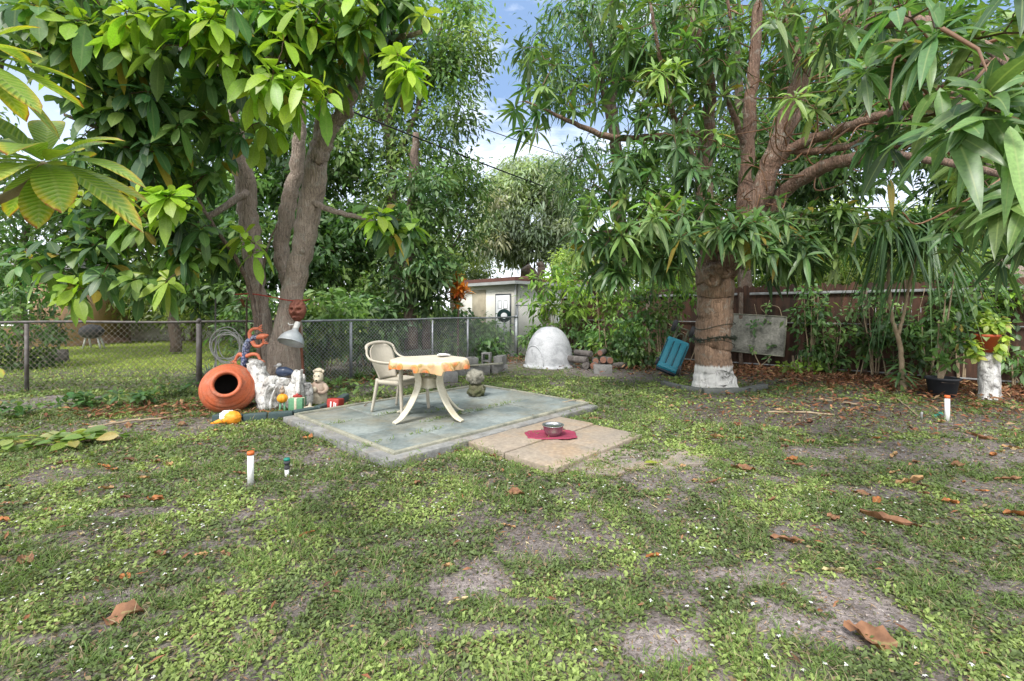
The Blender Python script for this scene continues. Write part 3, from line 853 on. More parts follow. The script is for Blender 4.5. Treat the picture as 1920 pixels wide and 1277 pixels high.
DRYC = {'brown': (.235, .12, .07), 'orange': (.36, .145, .055), 'tan': (.40, .24, .12), 'pale': (.52, .43, .24), 'dark': (.13, .06, .04)}
protos = {}
for nm, (L, W, cu) in {'broad': (.12, .06, .6), 'long': (.17, .036, .9), 'round': (.11, .075, .35)}.items():
    for cn, cc in DRYC.items():
        protos[nm, cn] = (L, W, cu, cc)
meshes = {}
SPEC = [(52, 1057, 'broad', 'brown', 46), (231, 1156, 'round', 'brown', 62), (300, 1045, 'broad', 'brown', 36), (377, 1045, 'broad', 'tan', 20), (422, 1042, 'broad', 'brown', 26), (235, 1086, 'round', 'orange', 24), (571, 1007, 'long', 'orange', 36),
        (198, 918, 'broad', 'tan', 22), (231, 937, 'broad', 'brown', 18), (88, 960, 'broad', 'brown', 24), (317, 876, 'broad', 'tan', 26), (349, 907, 'long', 'brown', 28), (5, 980, 'broad', 'orange', 28), (578, 824, 'round', 'orange', 26), (14, 950, 'broad', 'brown', 20), (99, 878, 'long', 'tan', 18), (150, 1008, 'broad', 'pale', 18),
        (965, 931, 'broad', 'brown', 36), (781, 911, 'round', 'brown', 20), (953, 991, 'long', 'tan', 30), (840, 1065, 'broad', 'tan', 24), (859, 1131, 'long', 'pale', 42), (1224, 1049, 'long', 'orange', 46), (962, 895, 'broad', 'tan', 14), (932, 857, 'round', 'brown', 24), (1054, 887, 'long', 'dark', 22), (861, 847, 'broad', 'brown', 20), (1111, 788, 'long', 'brown', 32), (665, 1177, 'long', 'tan', 20),
        (1629, 1203, 'round', 'brown', 78), (1566, 1071, 'long', 'pale', 52), (1475, 1017, 'long', 'brown', 68), (1562, 971, 'round', 'brown', 30), (1667, 980, 'long', 'brown', 88), (1644, 940, 'broad', 'orange', 30), (1782, 944, 'broad', 'orange', 26), (1707, 906, 'long', 'tan', 66), (1393, 881, 'broad', 'brown', 42), (1677, 858, 'long', 'tan', 40), (1795, 875, 'broad', 'brown', 28), (1492, 874, 'long', 'brown', 30), (1446, 940, 'long', 'brown', 26),
        (1906, 969, 'broad', 'orange', 36), (1717, 868, 'broad', 'brown', 20), (1890, 902, 'long', 'brown', 40), (1549, 895, 'broad', 'dark', 22), (1677, 887, 'long', 'tan', 26), (1898, 843, 'long', 'tan', 44), (1864, 855, 'broad', 'orange', 24), (1345, 822, 'broad', 'tan', 26), (1480, 830, 'long', 'tan', 36), (1600, 830, 'broad', 'pale', 18), (1660, 815, 'broad', 'brown', 18), (1840, 825, 'long', 'brown', 40),
        (340, 800, 'broad', 'brown', 22), (280, 810, 'long', 'tan', 30), (240, 800, 'broad', 'brown', 24), (400, 812, 'broad', 'tan', 16)]
for k in range(64):
    while True:
        px, py = random.uniform(1250, 1930), random.uniform(735, 935)
        if random.random() < .4: px, py = random.uniform(-20, 480), random.uniform(775, 960)
        p = gp(px, py)
        if not in_slab(p[0], p[1], .1) and fence_dist(p[0], p[1]) > 1.0: break
    SPEC.append((px, py, random.choice(['broad', 'long', 'long']), random.choice(['brown', 'brown', 'tan', 'orange', 'dark']), random.uniform(14, 26) * (py - 581) / 260))
for (px, py, nm, cn, size) in SPEC:
    L, W, cu, cc = protos[nm, cn]
    key = (nm, cn, random.randint(0, 2))
    if key not in meshes:
        o = dry_leaf(L, W, cu * random.uniform(.5, 1.2), cc).build('fallen_leaf', M_DRY); meshes[key] = o
    else:
        o = meshes[key].copy(); COL.objects.link(o)
    p = gp(px, py); s = size * p[1] / F / L * random.uniform(.95, 1.1)
    o.location = (p[0], p[1], float(gz(p[0], p[1])) + .012); o.scale = (s, s, s)
    o.rotation_euler = (random.uniform(-.25, .25), random.uniform(-.2, .2), random.choice([0, PI]) + random.uniform(-.7, .7))
    word = {'brown': 'brown', 'orange': 'rusty orange', 'tan': 'tan', 'pale': 'pale cream', 'dark': 'dark brown'}[cn]
    shp = {'broad': 'curled oval', 'long': 'long narrow', 'round': 'broad'}[nm]
    tag(o, f'{word} {shp} dead leaf lying on the weedy ground', 'leaf', f'{word} {shp} dead leaves fallen on the yard')
o = MB()
leaves(o, [np.zeros(3)], [np.array([1., 0, .05])], [np.array([0, 0, 1.])], .13, .07, (.34, .40, .05), 5, 'oval', .05, .1)
o = o.build('fallen_leaf', M_BROAD); p = gp(1208, 875); o.location = (p[0], p[1], .035)
tag(o, 'yellow green fresh leaf lying on the broken paving', 'leaf')

# leaf litter under the fence plants: nobody could count it
g = MB()


def litter_at(x, y, L=.13):
    n = len(x)
    az = RNG.uniform(0, 6.28, n); el = RNG.normal(.12, .3, n)
    leaves(g, np.c_[x, y, RNG.uniform(.005, .06, n)], np.c_[np.cos(az) * np.cos(el), np.sin(az) * np.cos(el), np.sin(el)], np.c_[RNG.normal(0, .45, n), RNG.normal(-.2, .45, n), np.ones(n)],
           L * RNG.uniform(.5, 1.3, n), .3 * L * RNG.uniform(.6, 1.3, n), pick([(3, .19, .075, .04), (2, .27, .125, .07), (1, .34, .21, .12), (2, .09, .045, .03)], n, .28), 2, 'lance', RNG.uniform(-.2, .3, n), .3)


n = 13000
tt = RNG.uniform(-.02, 1.05, n); dd = np.abs(RNG.normal(0, 1.15, n)) + .05
q = FW0 + FWd * (tt * FWL)[:, None] + FWn * dd[:, None]
litter_at(q[:, 0], q[:, 1])
n = 700
tt = RNG.uniform(0, 1, n); q = CC_ + (CD - CC_) * tt[:, None] + RNG.normal(0, .35, (n, 2)) + [.2, -.3]
litter_at(q[:, 0], q[:, 1], .12)
x = RNG.normal(-4.6, .8, 420); y = RNG.normal(6.3, .28, 420); litter_at(x, y, .13)
x = RNG.normal(5.0, 1.6, 900); y = RNG.normal(6.3, .8, 900); litter_at(x, y, .10)
x, y = scatter(9, 1.6, 6.0); k = ~in_slab(x, y, .02); litter_at(x[k], y[k], .05)
x = RNG.normal(-.7, .9, 60); y = RNG.normal(5.6, .8, 60); k = in_slab(x, y, -.1)
g2 = g; litter_at(x[k], y[k], .0)
tag(g.build('leaf_litter', M_DRY), 'thick brown leaf litter lying under the wooden fence plants', 'leaf litter', kind='stuff')

# sticks
for (pts, r, lab) in (([(165, 806), (240, 795), (300, 788), (352, 780)], .014, 'long pale crooked stick lying near the orange clay jar'),
                      ([(1440, 776), (1500, 777), (1565, 781)], .013, 'straight pale stick lying on the dark soil'),
                      ([(1530, 751), (1575, 757), (1612, 762)], .012, 'whitish stick lying below the green vine'),
                      ([(1670, 745), (1690, 757), (1722, 783)], .008, 'thin bent twig lying below the potted plant'),
                      ([(1055, 765), (1085, 763), (1112, 768)], .006, 'small dark twig lying on the patio slab corner')):
    g = MB(); P = np.array([gp(*p) for p in pts]) + [0, 0, r + .01]
    if 'patio' in lab: P[:, 2] += .07
    P[1, 2] += .01; tube(g, spline(P, 5) + RNG.normal(0, .004, (len(spline(P, 5)), 3)), r, 6, rough=.15)
    tag(g.build('stick', M_STICK, origin=P[0]), lab, 'stick')


# ------------------------------------------------------------------ chain link fences
def chain_fence(A, B, Hh, posts, pitch, mwire, mpost, label, wr=.0022, z0=.02):
    d = np.linalg.norm(B - A); u = (B - A) / d
    t = thing('chain_link_fence', label, 'fence', (A[0], A[1], 0))
    P = lambda s, z: np.array([A[0] + u[0] * s, A[1] + u[1] * s, z])
    g = MB(); h = Hh - .02
    s = -h
    while s < d:
        for sg in (1, -1):
            a, b = (s, z0), (s + h, h)
            if sg < 0: a, b = (s, h), (s + h, z0)
            # clip to 0..d
            (s0, za), (s1, zb) = a, b
            if s0 < 0: za = za + (zb - za) * (0 - s0) / (s1 - s0); s0 = 0
            if s1 > d: zb = za + (zb - za) * (d - s0) / (s1 - s0); s1 = d
            if s1 - s0 > .01: tube(g, [P(s0, za), P(s1, zb)], wr, 3, caps=False)
        s += pitch
    g.build('wire_mesh', mwire, t)
    g = MB(); tube(g, [P(q, Hh + .008 * math.sin(q * 2.1)) for q in np.linspace(0, d, 14)], .021, 8); g.build('top_rail', mpost, t)
    for (q, r) in posts:
        g = MB(); tube(g, [P(q, -.05), P(q, Hh - .03)], r, 10)
        if r > .04:
            tube(g, [P(q, Hh - .03), P(q, Hh + .03), P(q, Hh + .06)], [r, r * 1.05, r * .3], 10)
        g.build('post', mpost, t)
    return t


chain_fence(CA, CB, 1.19, [(3.2, .03), (6.0, .045)], .10, M_OLDW, M_OLDG, 'dark rusty chain link fence behind the orange clay jar', .0034)
chain_fence(CC_, CD, 1.19, [(1.05, .03), (3.2, .022), (4.4, .03), (6.45, .06)], .075, M_WIRE, M_GALV, 'silver chain link fence running behind the plastic chair', .0027)
E0 = np.array([.13, 15.3]); E1 = np.array([1.75, 14.9])
chain_fence(E0, E1, 1.55, [(.05, .03), (1.45, .035)], .08, M_WIRE, M_GALV, 'short tall chain link gate section beside the pale dome', .0026)

# ------------------------------------------------------------------ wooden fence
t = thing('wooden_fence', 'tall dark brown board fence with pale rails behind the mango tree', 'fence', (FW0[0], FW0[1], 0))
g = MB(); rz = math.atan2(FWd[1], FWd[0])
s = 0.0
while s < FWL + 1.2:
    w = random.uniform(.135, .145); hh = 1.98 + random.uniform(-.03, .03)
    # dog-eared board: profile polygon
    xs_ = [s, s + w, s + w, s + w * .8, s + w * .5, s + w * .2, s]; zs_ = [.0, .0, hh - .045, hh - .012, hh, hh - .012, hh - .045]
    th = .018 + random.uniform(0, .004); off = random.uniform(-.004, .004)
    f1 = [np.r_[FW0 + FWd * a + FWn * (off), b] for a, b in zip(xs_, zs_)]; f2 = [np.r_[FW0 + FWd * a + FWn * (off - th), b] for a, b in zip(xs_, zs_)]
    nA = 7
    g.add(np.array(f1 + f2), [list(range(nA)), list(range(2 * nA - 1, nA - 1, -1))] + [[q, q + nA, (q + 1) % nA + nA, (q + 1) % nA] for q in range(nA)], np.array([1, 1, 1]) * random.uniform(.6, 1.5))
    s += w + random.uniform(.0005, .003)
g.build('board_panel', M_FENCE, t, smooth_=False)
for z, w, brk in ((1.78, .028, True), (1.10, .011, False), (.10, .014, False)):
    g = MB(); q = 0.0
    while q < FWL:
        q2 = min(q + random.uniform(2.2, 2.9), FWL)
        m = (q + q2) / 2; c = FW0 + FWd * m + FWn * .05
        box(g, (0, 0, 0), (q2 - q - .03, .03, w * 2), TM((c[0], c[1], z + random.uniform(-.012, .012)), rz), .006)
        q = q2 + (.25 if brk and random.random() < .4 else .0)
    g.build('rail', M_RAIL if z > .5 else M_RAIL, t)
for q in np.arange(.6, FWL, 2.4):
    g = MB(); c = FW0 + FWd * q + FWn * .1
    box(g, (0, 0, .9), (.09, .07, 1.85), TM((c[0], c[1], 0), rz), .008); g.build('post', M_DBARK, t)

# ------------------------------------------------------------------ overhead cables
for a, b, r, lab in ((at(300, 60, 7.5), at(1300, 440, 26), .02, 'thick black overhead cable sagging past the tall trees'), (at(420, 60, 9), at(1270, 352, 30), .014, 'thin upper overhead cable crossing the blue sky gap')):
    g = MB(); q = np.linspace(0, 1, 30)[:, None]; P = a + (b - a) * q; P[:, 2] -= 1.2 * (q * (1 - q))[:, 0]
    tube(g, P, r, 6); tag(g.build('overhead_cable', M_CABLE, origin=a), lab, 'cable')


# ================================================================== TREES
def volpts(vols):
    return np.concatenate([ell(*v) for v in vols])


# ---- large-leaved shade tree on the left
base = at(533, 722, 7.25); base[2] = 0
t = thing('shade_tree', 'large leaved shade tree with three grey trunks beside the clay jar', 'tree', base)
nodes = []
A_ = [(536, 738, 7.22, .34), (531, 690, 7.22, .26), (535, 630, 7.2, .20), (549, 550, 7.17, .158), (566, 470, 7.13, .165), (580, 390, 7.1, .172), (594, 310, 7.0, .16), (605, 268, 6.95, .14), (626, 232, 6.9, .10), (655, 185, 6.8, .10), (688, 100, 6.6, .095), (712, 20, 6.4, .09), (740, -110, 6.2, .06)]
B_ = [(514, 722, 7.45, .22), (498, 640, 7.5, .145), (484, 550, 7.55, .13), (473, 470, 7.6, .145), (463, 380, 7.6, .155), (450, 285, 7.5, .14), (440, 235, 7.4, .08), (430, 150, 7.2, .07), (424, 40, 7, .06), (415, -90, 6.9, .05)]
C_ = [(552, 705, 7.5, .15), (552, 590, 7.6, .11), (541, 525, 7.75, .115), (527, 468, 7.8, .12), (538, 395, 7.8, .13), (556, 310, 7.8, .115), (566, 200, 7.7, .08), (556, 60, 7.5, .06), (550, -90, 7.3, .05)]
for spec in (A_, B_, C_):
    g = MB(); nodes.append(limb(g, spec, 20, .13))
    if spec is A_:
        blob(g, at(598, 296, 6.88), (.09, .07, .11), None, 3, .35, 3); blob(g, at(655, 212, 6.82), (.07, .06, .08), None, 3, .3, 3); blob(g, at(566, 470, 7.0), (.05, .04, .06), None, 3, .3, 3)
    if spec is B_: blob(g, at(449, 272, 7.42), (.10, .09, .09), None, 3, .3, 3)
    g.build('trunk', M_GBARK, t)
for spec in ([(600, 300, 7.0, .12), (600, 235, 6.9, .085), (612, 120, 6.7, .075), (622, 10, 6.5, .06), (628, -100, 6.3, .05)],
             [(438, 235, 7.4, .06), (390, 232, 7.0, .05), (310, 250, 6.5, .04), (220, 250, 6.1, .03), (120, 215, 5.7, .02)],
             [(428, 140, 7.2, .06), (350, 90, 6.6, .05), (240, 60, 6.0, .035), (120, 40, 5.6, .02)],
             [(688, 100, 6.6, .06), (735, 75, 6.1, .045), (790, 60, 5.7, .025)],
             [(586, 380, 7.0, .05), (640, 400, 6.8, .04), (690, 412, 6.5, .03), (735, 445, 6.3, .015)],
             [(462, 360, 7.5, .06), (400, 400, 7.0, .045), (300, 440, 6.6, .03), (190, 480, 6.3, .02), (90, 500, 6.1, .012)],
             [(612, 120, 6.7, .06), (560, 110, 6.1, .045), (500, 110, 5.6, .03), (430, 100, 5.2, .02)],
             [(487, 690, 6.95, .035), (482, 620, 6.95, .034), (470, 545, 6.95, .035), (440, 480, 6.8, .032), (405, 430, 6.6, .028), (370, 370, 6.3, .02)],
             [(492, 640, 7.0, .02), (487, 560, 7.0, .018), (500, 470, 6.9, .015), (520, 420, 6.8, .01)]):
    g = MB(); nodes.append(limb(g, spec, 10, .08)); g.build('limb', M_DBARK if spec[0][3] < .04 else M_GBARK, t)
nodes = np.concatenate(nodes)
nodes = nodes[(nodes[:, 2] > 1.6)]
BPAL = [(2.8, .055, .125, .045), (3, .09, .18, .052), (2.2, .145, .25, .06), (1.1, .21, .33, .06), (.45, .30, .42, .065)]
LIME = [(2, .30, .45, .04), (1, .22, .36, .04)]
C = volpts([(300, 70, 5.7, 290, 140, .9, 170), (620, 60, 6.0, 210, 100, .8, 95), (330, 270, 6.2, 190, 95, .8, 90), (220, 190, 5.9, 80, 80, .6, 16), (120, 480, 6.2, 150, 45, .5, 18), (250, 530, 6.3, 150, 40, .5, 14), (640, 395, 6.7, 70, 60, .4, 14), (720, 430, 6.4, 60, 50, .3, 10), (350, 450, 6.7, 110, 80, .6, 44), (250, 400, 6.5, 120, 60, .5, 30), (460, 330, 6.6, 60, 60, .5, 8)])
# keep the bare stretch of the trunks in view
px = 960 + C[:, 0] / C[:, 1] * F; py = HY + (H - C[:, 2]) / C[:, 1] * F
C = C[~((px > 420) & (px < 665) & (py > 255) & (py < 600) & (C[:, 1] < 7.9)) & ~((px > 655) & (px < 720) & (py > 90) & (py < 250))]
C2 = volpts([(150, 40, 5.2, 90, 40, .3, 5), (420, 60, 5.1, 120, 50, .3, 9), (520, 250, 6.0, 60, 30, .2, 3), (540, 165, 5.3, 95, 38, .3, 11), (300, 372, 5.5, 55, 30, .2, 6), (765, 120, 5.5, 38, 50, .25, 7), (590, 30, 5.4, 120, 30, .3, 8), (270, 40, 5.1, 150, 30, .3, 8), (130, 545, 6.0, 30, 15, .2, 2), (475, 455, 6.7, 30, 30, .2, 3), (700, 410, 6.2, 40, 20, .2, 4)])
g = MB()
A = grow_twigs(g, nodes, np.r_[C, C2], .014, .005)
cols = np.r_[pick(BPAL, len(C), .2), pick(LIME, len(C2), .15)]
AA = A + np.array([0, 0, .5]); AA[:, 1] -= .25
rosettes(g, np.r_[C, C2], AA, (6, 11), .24, .128, cols, 'obov', 5, (.2, .95), (35, 120), .07, stem=.035)
g.build('crown', M_BROAD, t)

# ---- the big mango on the right
base = at(1338, 728, 8.3); base[2] = 0
t = thing('mango_tree', 'big spreading mango tree with whitewashed trunk foot', 'tree', base)
nodes = []
g = MB()
nodes.append(limb(g, [(1342, 738, 8.3, .44), (1340, 715, 8.3, .37), (1338, 690, 8.3, .31), (1338, 640, 8.3, .295), (1341, 580, 8.3, .295), (1342, 530, 8.3, .31), (1338, 495, 8.3, .30)], 26, .10, 8))
q = at(1333, 524, 8.0)
MM = TM(q, 0, R(75)); lathe(g, [(.14, .0), (.155, .05), (.12, .085), (.075, .08), (.06, .04), (0, .03)], 18, MM, (.6, .55, .5))
g.build('trunk', M_MBARK, t)
MLIMB = [[(1334, 505, 8.3, .22), (1326, 440, 8.3, .17), (1320, 350, 8.4, .14), (1325, 250, 8.4, .12), (1330, 150, 8.4, .10), (1300, 30, 8.3, .08), (1290, -90, 8.2, .06)],
         [(1345, 500, 8.4, .2), (1392, 400, 8.6, .14), (1400, 280, 8.7, .13), (1412, 150, 8.7, .11), (1420, 20, 8.6, .09), (1425, -100, 8.5, .06)],
         [(1348, 515, 8.25, .2), (1388, 445, 8.0, .2), (1424, 370, 7.8, .17), (1455, 280, 7.6, .15), (1486, 190, 7.4, .14), (1520, 110, 7.2, .11), (1580, 40, 6.8, .09), (1670, -40, 6.3, .07)],
         [(1458, 290, 7.75, .10), (1492, 200, 8.0, .11), (1500, 110, 8.0, .10), (1480, 50, 8.0, .09), (1485, -80, 7.9, .07)],
         [(1355, 520, 8.2, .18), (1420, 430, 8.05, .15), (1475, 355, 7.7, .115), (1555, 310, 7.1, .10), (1640, 287, 6.6, .09), (1720, 252, 6.1, .07), (1810, 195, 5.5, .05), (1900, 160, 5.1, .03)],
         [(1440, 330, 7.7, .08), (1478, 283, 7.5, .085), (1560, 248, 7.1, .08), (1650, 218, 6.6, .065), (1730, 180, 6.2, .05), (1860, 110, 5.5, .03)],
         [(1476, 280, 7.55, .06), (1530, 284, 7.3, .055), (1600, 270, 7.0, .05), (1700, 215, 6.6, .035), (1790, 170, 6.2, .02)],
         [(1520, 112, 7.2, .07), (1610, 60, 5.9, .06), (1720, 40, 4.6, .045), (1830, 75, 3.6, .035), (1900, 130, 3.0, .02)],
         [(1640, 285, 6.6, .05), (1740, 300, 5.2, .04), (1850, 320, 4.2, .03), (1930, 350, 3.6, .02)],
         [(1325, 250, 8.4, .06), (1250, 255, 7.9, .06), (1150, 258, 7.7, .055), (1065, 225, 7.5, .035), (985, 190, 7.3, .015)],
         [(1322, 400, 8.3, .06), (1250, 420, 7.7, .05), (1180, 430, 7.2, .035), (1100, 440, 6.9, .02)],
         [(1340, 470, 8.1, .07), (1370, 430, 7.6, .05), (1420, 410, 7.2, .035), (1500, 420, 6.9, .02)],
         [(1320, 330, 8.3, .06), (1270, 240, 7.8, .05), (1240, 120, 7.5, .035), (1220, 10, 7.2, .02)],
         [(1400, 280, 8.7, .06), (1360, 160, 8.4, .05), (1370, 60, 8.0, .03), (1360, -40, 7.8, .02)]]
for spec in MLIMB:
    g = MB(); nodes.append(limb(g, spec, 12 if spec[0][3] > .1 else 9, .10)); g.build('limb', M_LIMB, t)
nodes = np.concatenate(nodes); nodes = nodes[nodes[:, 2] > 2.2]
MPAL = [(2.2, .055, .12, .042), (3.5, .085, .17, .052), (2.6, .13, .225, .068), (1.2, .19, .295, .09)]
MLIME = [(1, .20, .33, .06), (1, .26, .38, .10)]
C = volpts([(1330, 405, 7.4, 190, 70, .6, 62), (1150, 490, 7.2, 70, 45, .4, 16), (1250, 480, 7.3, 60, 45, .4, 14), (1460, 470, 7.2, 80, 60, .5, 34), (1320, 455, 7.3, 200, 35, .5, 30), (1140, 440, 7.0, 75, 80, .5, 34), (1210, 300, 7.5, 140, 110, .8, 62), (1230, 110, 7.9, 170, 130, .8, 80), (1010, 170, 7.6, 80, 120, .5, 20), (1420, 455, 6.4, 130, 55, .4, 36), (1330, 420, 6.2, 120, 40, .4, 20), (1320, 290, 7.3, 70, 110, .4, 26), (1310, 130, 7.6, 80, 100, .5, 26), (1410, 200, 8.0, 50, 120, .3, 14), (1560, 420, 6.8, 110, 70, .5, 26), (1500, 60, 7.0, 60, 60, .3, 10), (1450, 60, 8.9, 240, 120, .6, 70),
            (1600, 180, 8.9, 260, 160, .5, 90), (1640, 420, 7.6, 150, 60, .5, 30), (1880, 420, 5.6, 90, 90, .5, 26), (1790, 330, 5.8, 130, 80, .5, 26), (1650, 30, 5.4, 200, 60, .6, 30), (1500, 440, 7.0, 90, 40, .4, 20), (1380, 20, 7.6, 140, 60, .4, 18)])
px = 960 + C[:, 0] / C[:, 1] * F; py = HY + (H - C[:, 2]) / C[:, 1] * F
C = C[~((px > 1385) & (px < 1740) & (py > 110) & (py < 385) & (C[:, 1] < 8.4) & (RNG.random(len(C)) < .85)) & ~((px > 1290) & (px < 1430) & (py > 180) & (py < 400) & (C[:, 1] < 8.3) & (RNG.random(len(C)) < .5)) & ~((py > 445) & (px > 1285) & (px < 1400) & (C[:, 1] < 8.4)) & ~(py > 550)]
CN = volpts([(1780, 80, 2.9, 190, 100, .45, 18), (1850, 210, 2.2, 100, 60, .3, 5), (1890, 370, 2.9, 60, 50, .3, 5), (1700, 240, 3.3, 70, 50, .3, 5)])
CL = volpts([(1520, 150, 6.6, 60, 60, .2, 4), (1270, 130, 7.0, 70, 60, .3, 7), (1560, 90, 6.6, 60, 50, .2, 4), (1240, 390, 6.7, 70, 30, .2, 4)])
g = MB()
allC = np.r_[C, CN, CL]
A = grow_twigs(g, nodes, allC, .014, .005, (.17, .095, .055))
cols = np.r_[pick(MPAL, len(C) + len(CN), .2), pick(MLIME, len(CL), .15)]
AA = A * .8 + np.array([0, -.15, .35])
fz = np.r_[np.zeros(len(C)), np.ones(len(CN)), np.zeros(len(CL))] > 0
rosettes(g, allC[~fz], AA[~fz], (8, 13), .275, .064, cols[~fz], 'lance', 5, (.12, .75), (40, 112), .10, .05, stem=.02)
rosettes(g, allC[fz], AA[fz] + [0, -.2, .3], (8, 12), .27, .072, cols[fz], 'lance', 8, (.2, .7), (45, 105), .10, .06, stem=.02, lv=.18)
# bare tangled twigs hanging about the limbs
for k in range(170):
    p = nodes[random.randrange(len(nodes))]
    if p[0] < 2.9: continue
    q = p + np.array([random.uniform(-1.1, .9), random.uniform(-.8, .2), random.uniform(-.5, .5)])
    m1 = (p * 2 + q) / 3 + RNG.normal(0, .16, 3); m2 = (p + q * 2) / 3 + RNG.normal(0, .16, 3)
    tube(g, spline([p, m1, m2, q], 5), np.linspace(.014, .005, 16), 5, np.array([.24, .13, .075]) * random.uniform(.7, 1.3), caps=False)
g.build('crown', M_MANGO, t)


# ---- trees and shrubs beyond the fences
def back_tree(name, label, cat, trunks, vols, nclump, nleaf, L, W, pal, spread, group=None, shape='oval', seg=0, wood=M_DBARK, foot=None, lift=.35, lmat=None, up=.5, twig=.02, droop=.3):
    f = np.asarray(foot if foot is not None else at(*trunks[0][0][:3]), float).copy(); f[2] = 0
    t = thing(name, label, cat, f, group)
    nodes = []
    for spec in trunks:
        g = MB(); nodes.append(limb(g, spec, 10, .10)); g.build('trunk' if spec[0][3] > .035 else 'stem', wood, t)
    g = MB(); cs = []
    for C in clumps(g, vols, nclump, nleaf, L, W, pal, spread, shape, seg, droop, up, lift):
        cs.append(C)
    cs = np.concatenate(cs); nn = np.concatenate(nodes)
    if twig:
        k = RNG.permutation(len(cs))[:140]
        grow_twigs(g, nn, cs[k], twig, twig * .35, (.11, .075, .05))
    g.build('crown', lmat or M_FAR, t)
    return t


DK = [(3, .06, .125, .045), (3, .095, .175, .055), (2, .145, .235, .07)]
MD = [(3, .10, .18, .06), (3, .15, .25, .075), (2, .22, .32, .095)]
YG = [(2, .20, .28, .075), (3, .29, .37, .10), (1, .38, .43, .16), (1, .13, .20, .06)]
GG = [(3, .22, .28, .19), (3, .29, .35, .24), (1, .15, .20, .13), (1, .38, .42, .29)]
back_tree('airy_tree', 'tall airy tree with bare upper trunk behind the silver fence', 'tree',
          [[(742, 640, 13, .20), (738, 450, 13, .17), (733, 300, 13, .14), (728, 180, 13, .11), (740, 40, 13, .08), (745, -120, 13, .05)], [(735, 310, 13, .09), (765, 250, 12.8, .07), (800, 150, 12.6, .05), (830, 40, 12.4, .03)], [(732, 260, 13, .07), (690, 180, 13, .05), (650, 60, 13, .03)]],
          [(720, 90, 13, 150, 110, 1.6, 3), (810, 190, 12.8, 95, 100, 1.2, 2), (690, 270, 13.2, 80, 70, 1, 1.0), (850, 60, 12.5, 70, 80, 1, 1.4), (780, 330, 13, 110, 60, 1, 1.6), (690, 400, 13.2, 90, 80, 1, 1.4), (880, 60, 12.8, 35, 110, .8, .6), (640, 60, 13, 110, 90, 1, 1.5)], 200, 19000, .17, .065, MD, .30)
back_tree('vine_clad_tree', 'dark tree clad in glossy climbing leaves behind the plastic table', 'tree',
          [[(772, 655, 11.6, .17), (768, 560, 11.6, .16), (770, 440, 11.6, .14), (775, 330, 11.6, .12), (780, 250, 11.6, .08)], [(800, 655, 11.8, .11), (797, 560, 11.8, .10), (790, 440, 11.8, .08)]],
          [(775, 470, 11.4, 50, 100, .6, 3), (780, 380, 11.5, 75, 70, .8, 2), (810, 520, 11.5, 40, 60, .5, 1)], 130, 5200, .20, .075, DK, .16, shape='lance', seg=2, lmat=M_STRAP)
back_tree('slender_tree', 'slender grey sapling with thin crown left of the red roofed house', 'tree',
          [[(846, 650, 14, .075), (848, 560, 14, .07), (843, 500, 14, .06), (846, 440, 14, .05), (838, 370, 14, .03)], [(846, 470, 14, .04), (872, 420, 14, .03), (885, 360, 14, .02)]],
          [(850, 400, 14, 55, 85, .9, 2), (880, 360, 14, 40, 60, .8, 1), (830, 340, 14, 50, 50, .8, 1)], 70, 3600, .17, .055, MD, .24, wood=M_GBARK)
back_tree('rounded_tree', 'big rounded grey green tree far behind the red roofed house', 'tree',
          [[(1040, 600, 36, .45), (1042, 500, 36, .4), (1030, 430, 36, .3)], [(980, 600, 37, .4), (985, 480, 37, .3), (990, 400, 37, .2)]],
          [(985, 400, 36, 95, 90, 3.5, 4), (1010, 340, 36, 70, 45, 3, 2), (930, 450, 36, 50, 50, 3, 1), (1060, 440, 36, 50, 60, 3, 1)], 220, 34000, .38, .12, GG, .45, droop=.5, up=.9)
back_tree('yellow_green_tree', 'feathery yellow green tree behind the wooden fence left of the mango', 'tree',
          [[(1110, 600, 27, .22), (1112, 540, 27, .18), (1118, 480, 27, .1)]],
          [(1110, 505, 27, 70, 45, 2, 2), (1190, 470, 27, 80, 55, 2, 2), (1250, 510, 27, 80, 40, 2, 1.5)], 130, 16000, .24, .08, YG, .36)
back_tree('slim_mango_tree', 'slim forked mango tree rising behind the wooden fence', 'tree',
          [[(1168, 600, 13.5, .19), (1165, 450, 13, .17), (1160, 320, 12.5, .155), (1152, 265, 12.2, .145)], [(1153, 270, 12.2, .13), (1150, 200, 12.1, .11), (1150, 130, 12, .10), (1148, 50, 11.9, .09), (1140, -80, 11.8, .06)], [(1154, 275, 12.2, .10), (1135, 180, 12, .09), (1115, 110, 11.8, .07), (1085, 20, 11.6, .05)], [(1150, 120, 12, .06), (1168, 70, 12, .05), (1172, -20, 12, .04)]],
          [(1090, 90, 11.8, 110, 90, 1.4, 3), (1190, 60, 12, 110, 90, 1.4, 2), (1040, 150, 11.8, 45, 70, 1, .5), (1130, 330, 12.3, 90, 60, 1, 1.4)], 170, 7500, .23, .05, MPAL, .26, shape='lance', seg=2, lmat=M_MANGO, droop=.5)
back_tree('dense_tree', 'dense dark tree filling the gap behind the three grey trunks', 'tree',
          [[(560, 640, 12.5, .2), (555, 450, 12.5, .16), (540, 300, 12.5, .1)], [(620, 640, 13, .15), (630, 450, 13, .1)]],
          [(480, 420, 12.5, 130, 110, 1.2, 2.5), (620, 470, 12.6, 90, 90, 1.2, 2), (560, 280, 12.8, 140, 90, 1.2, 2), (400, 520, 12.2, 110, 70, 1, 1.2)], 230, 19000, .21, .09, DK, .27)
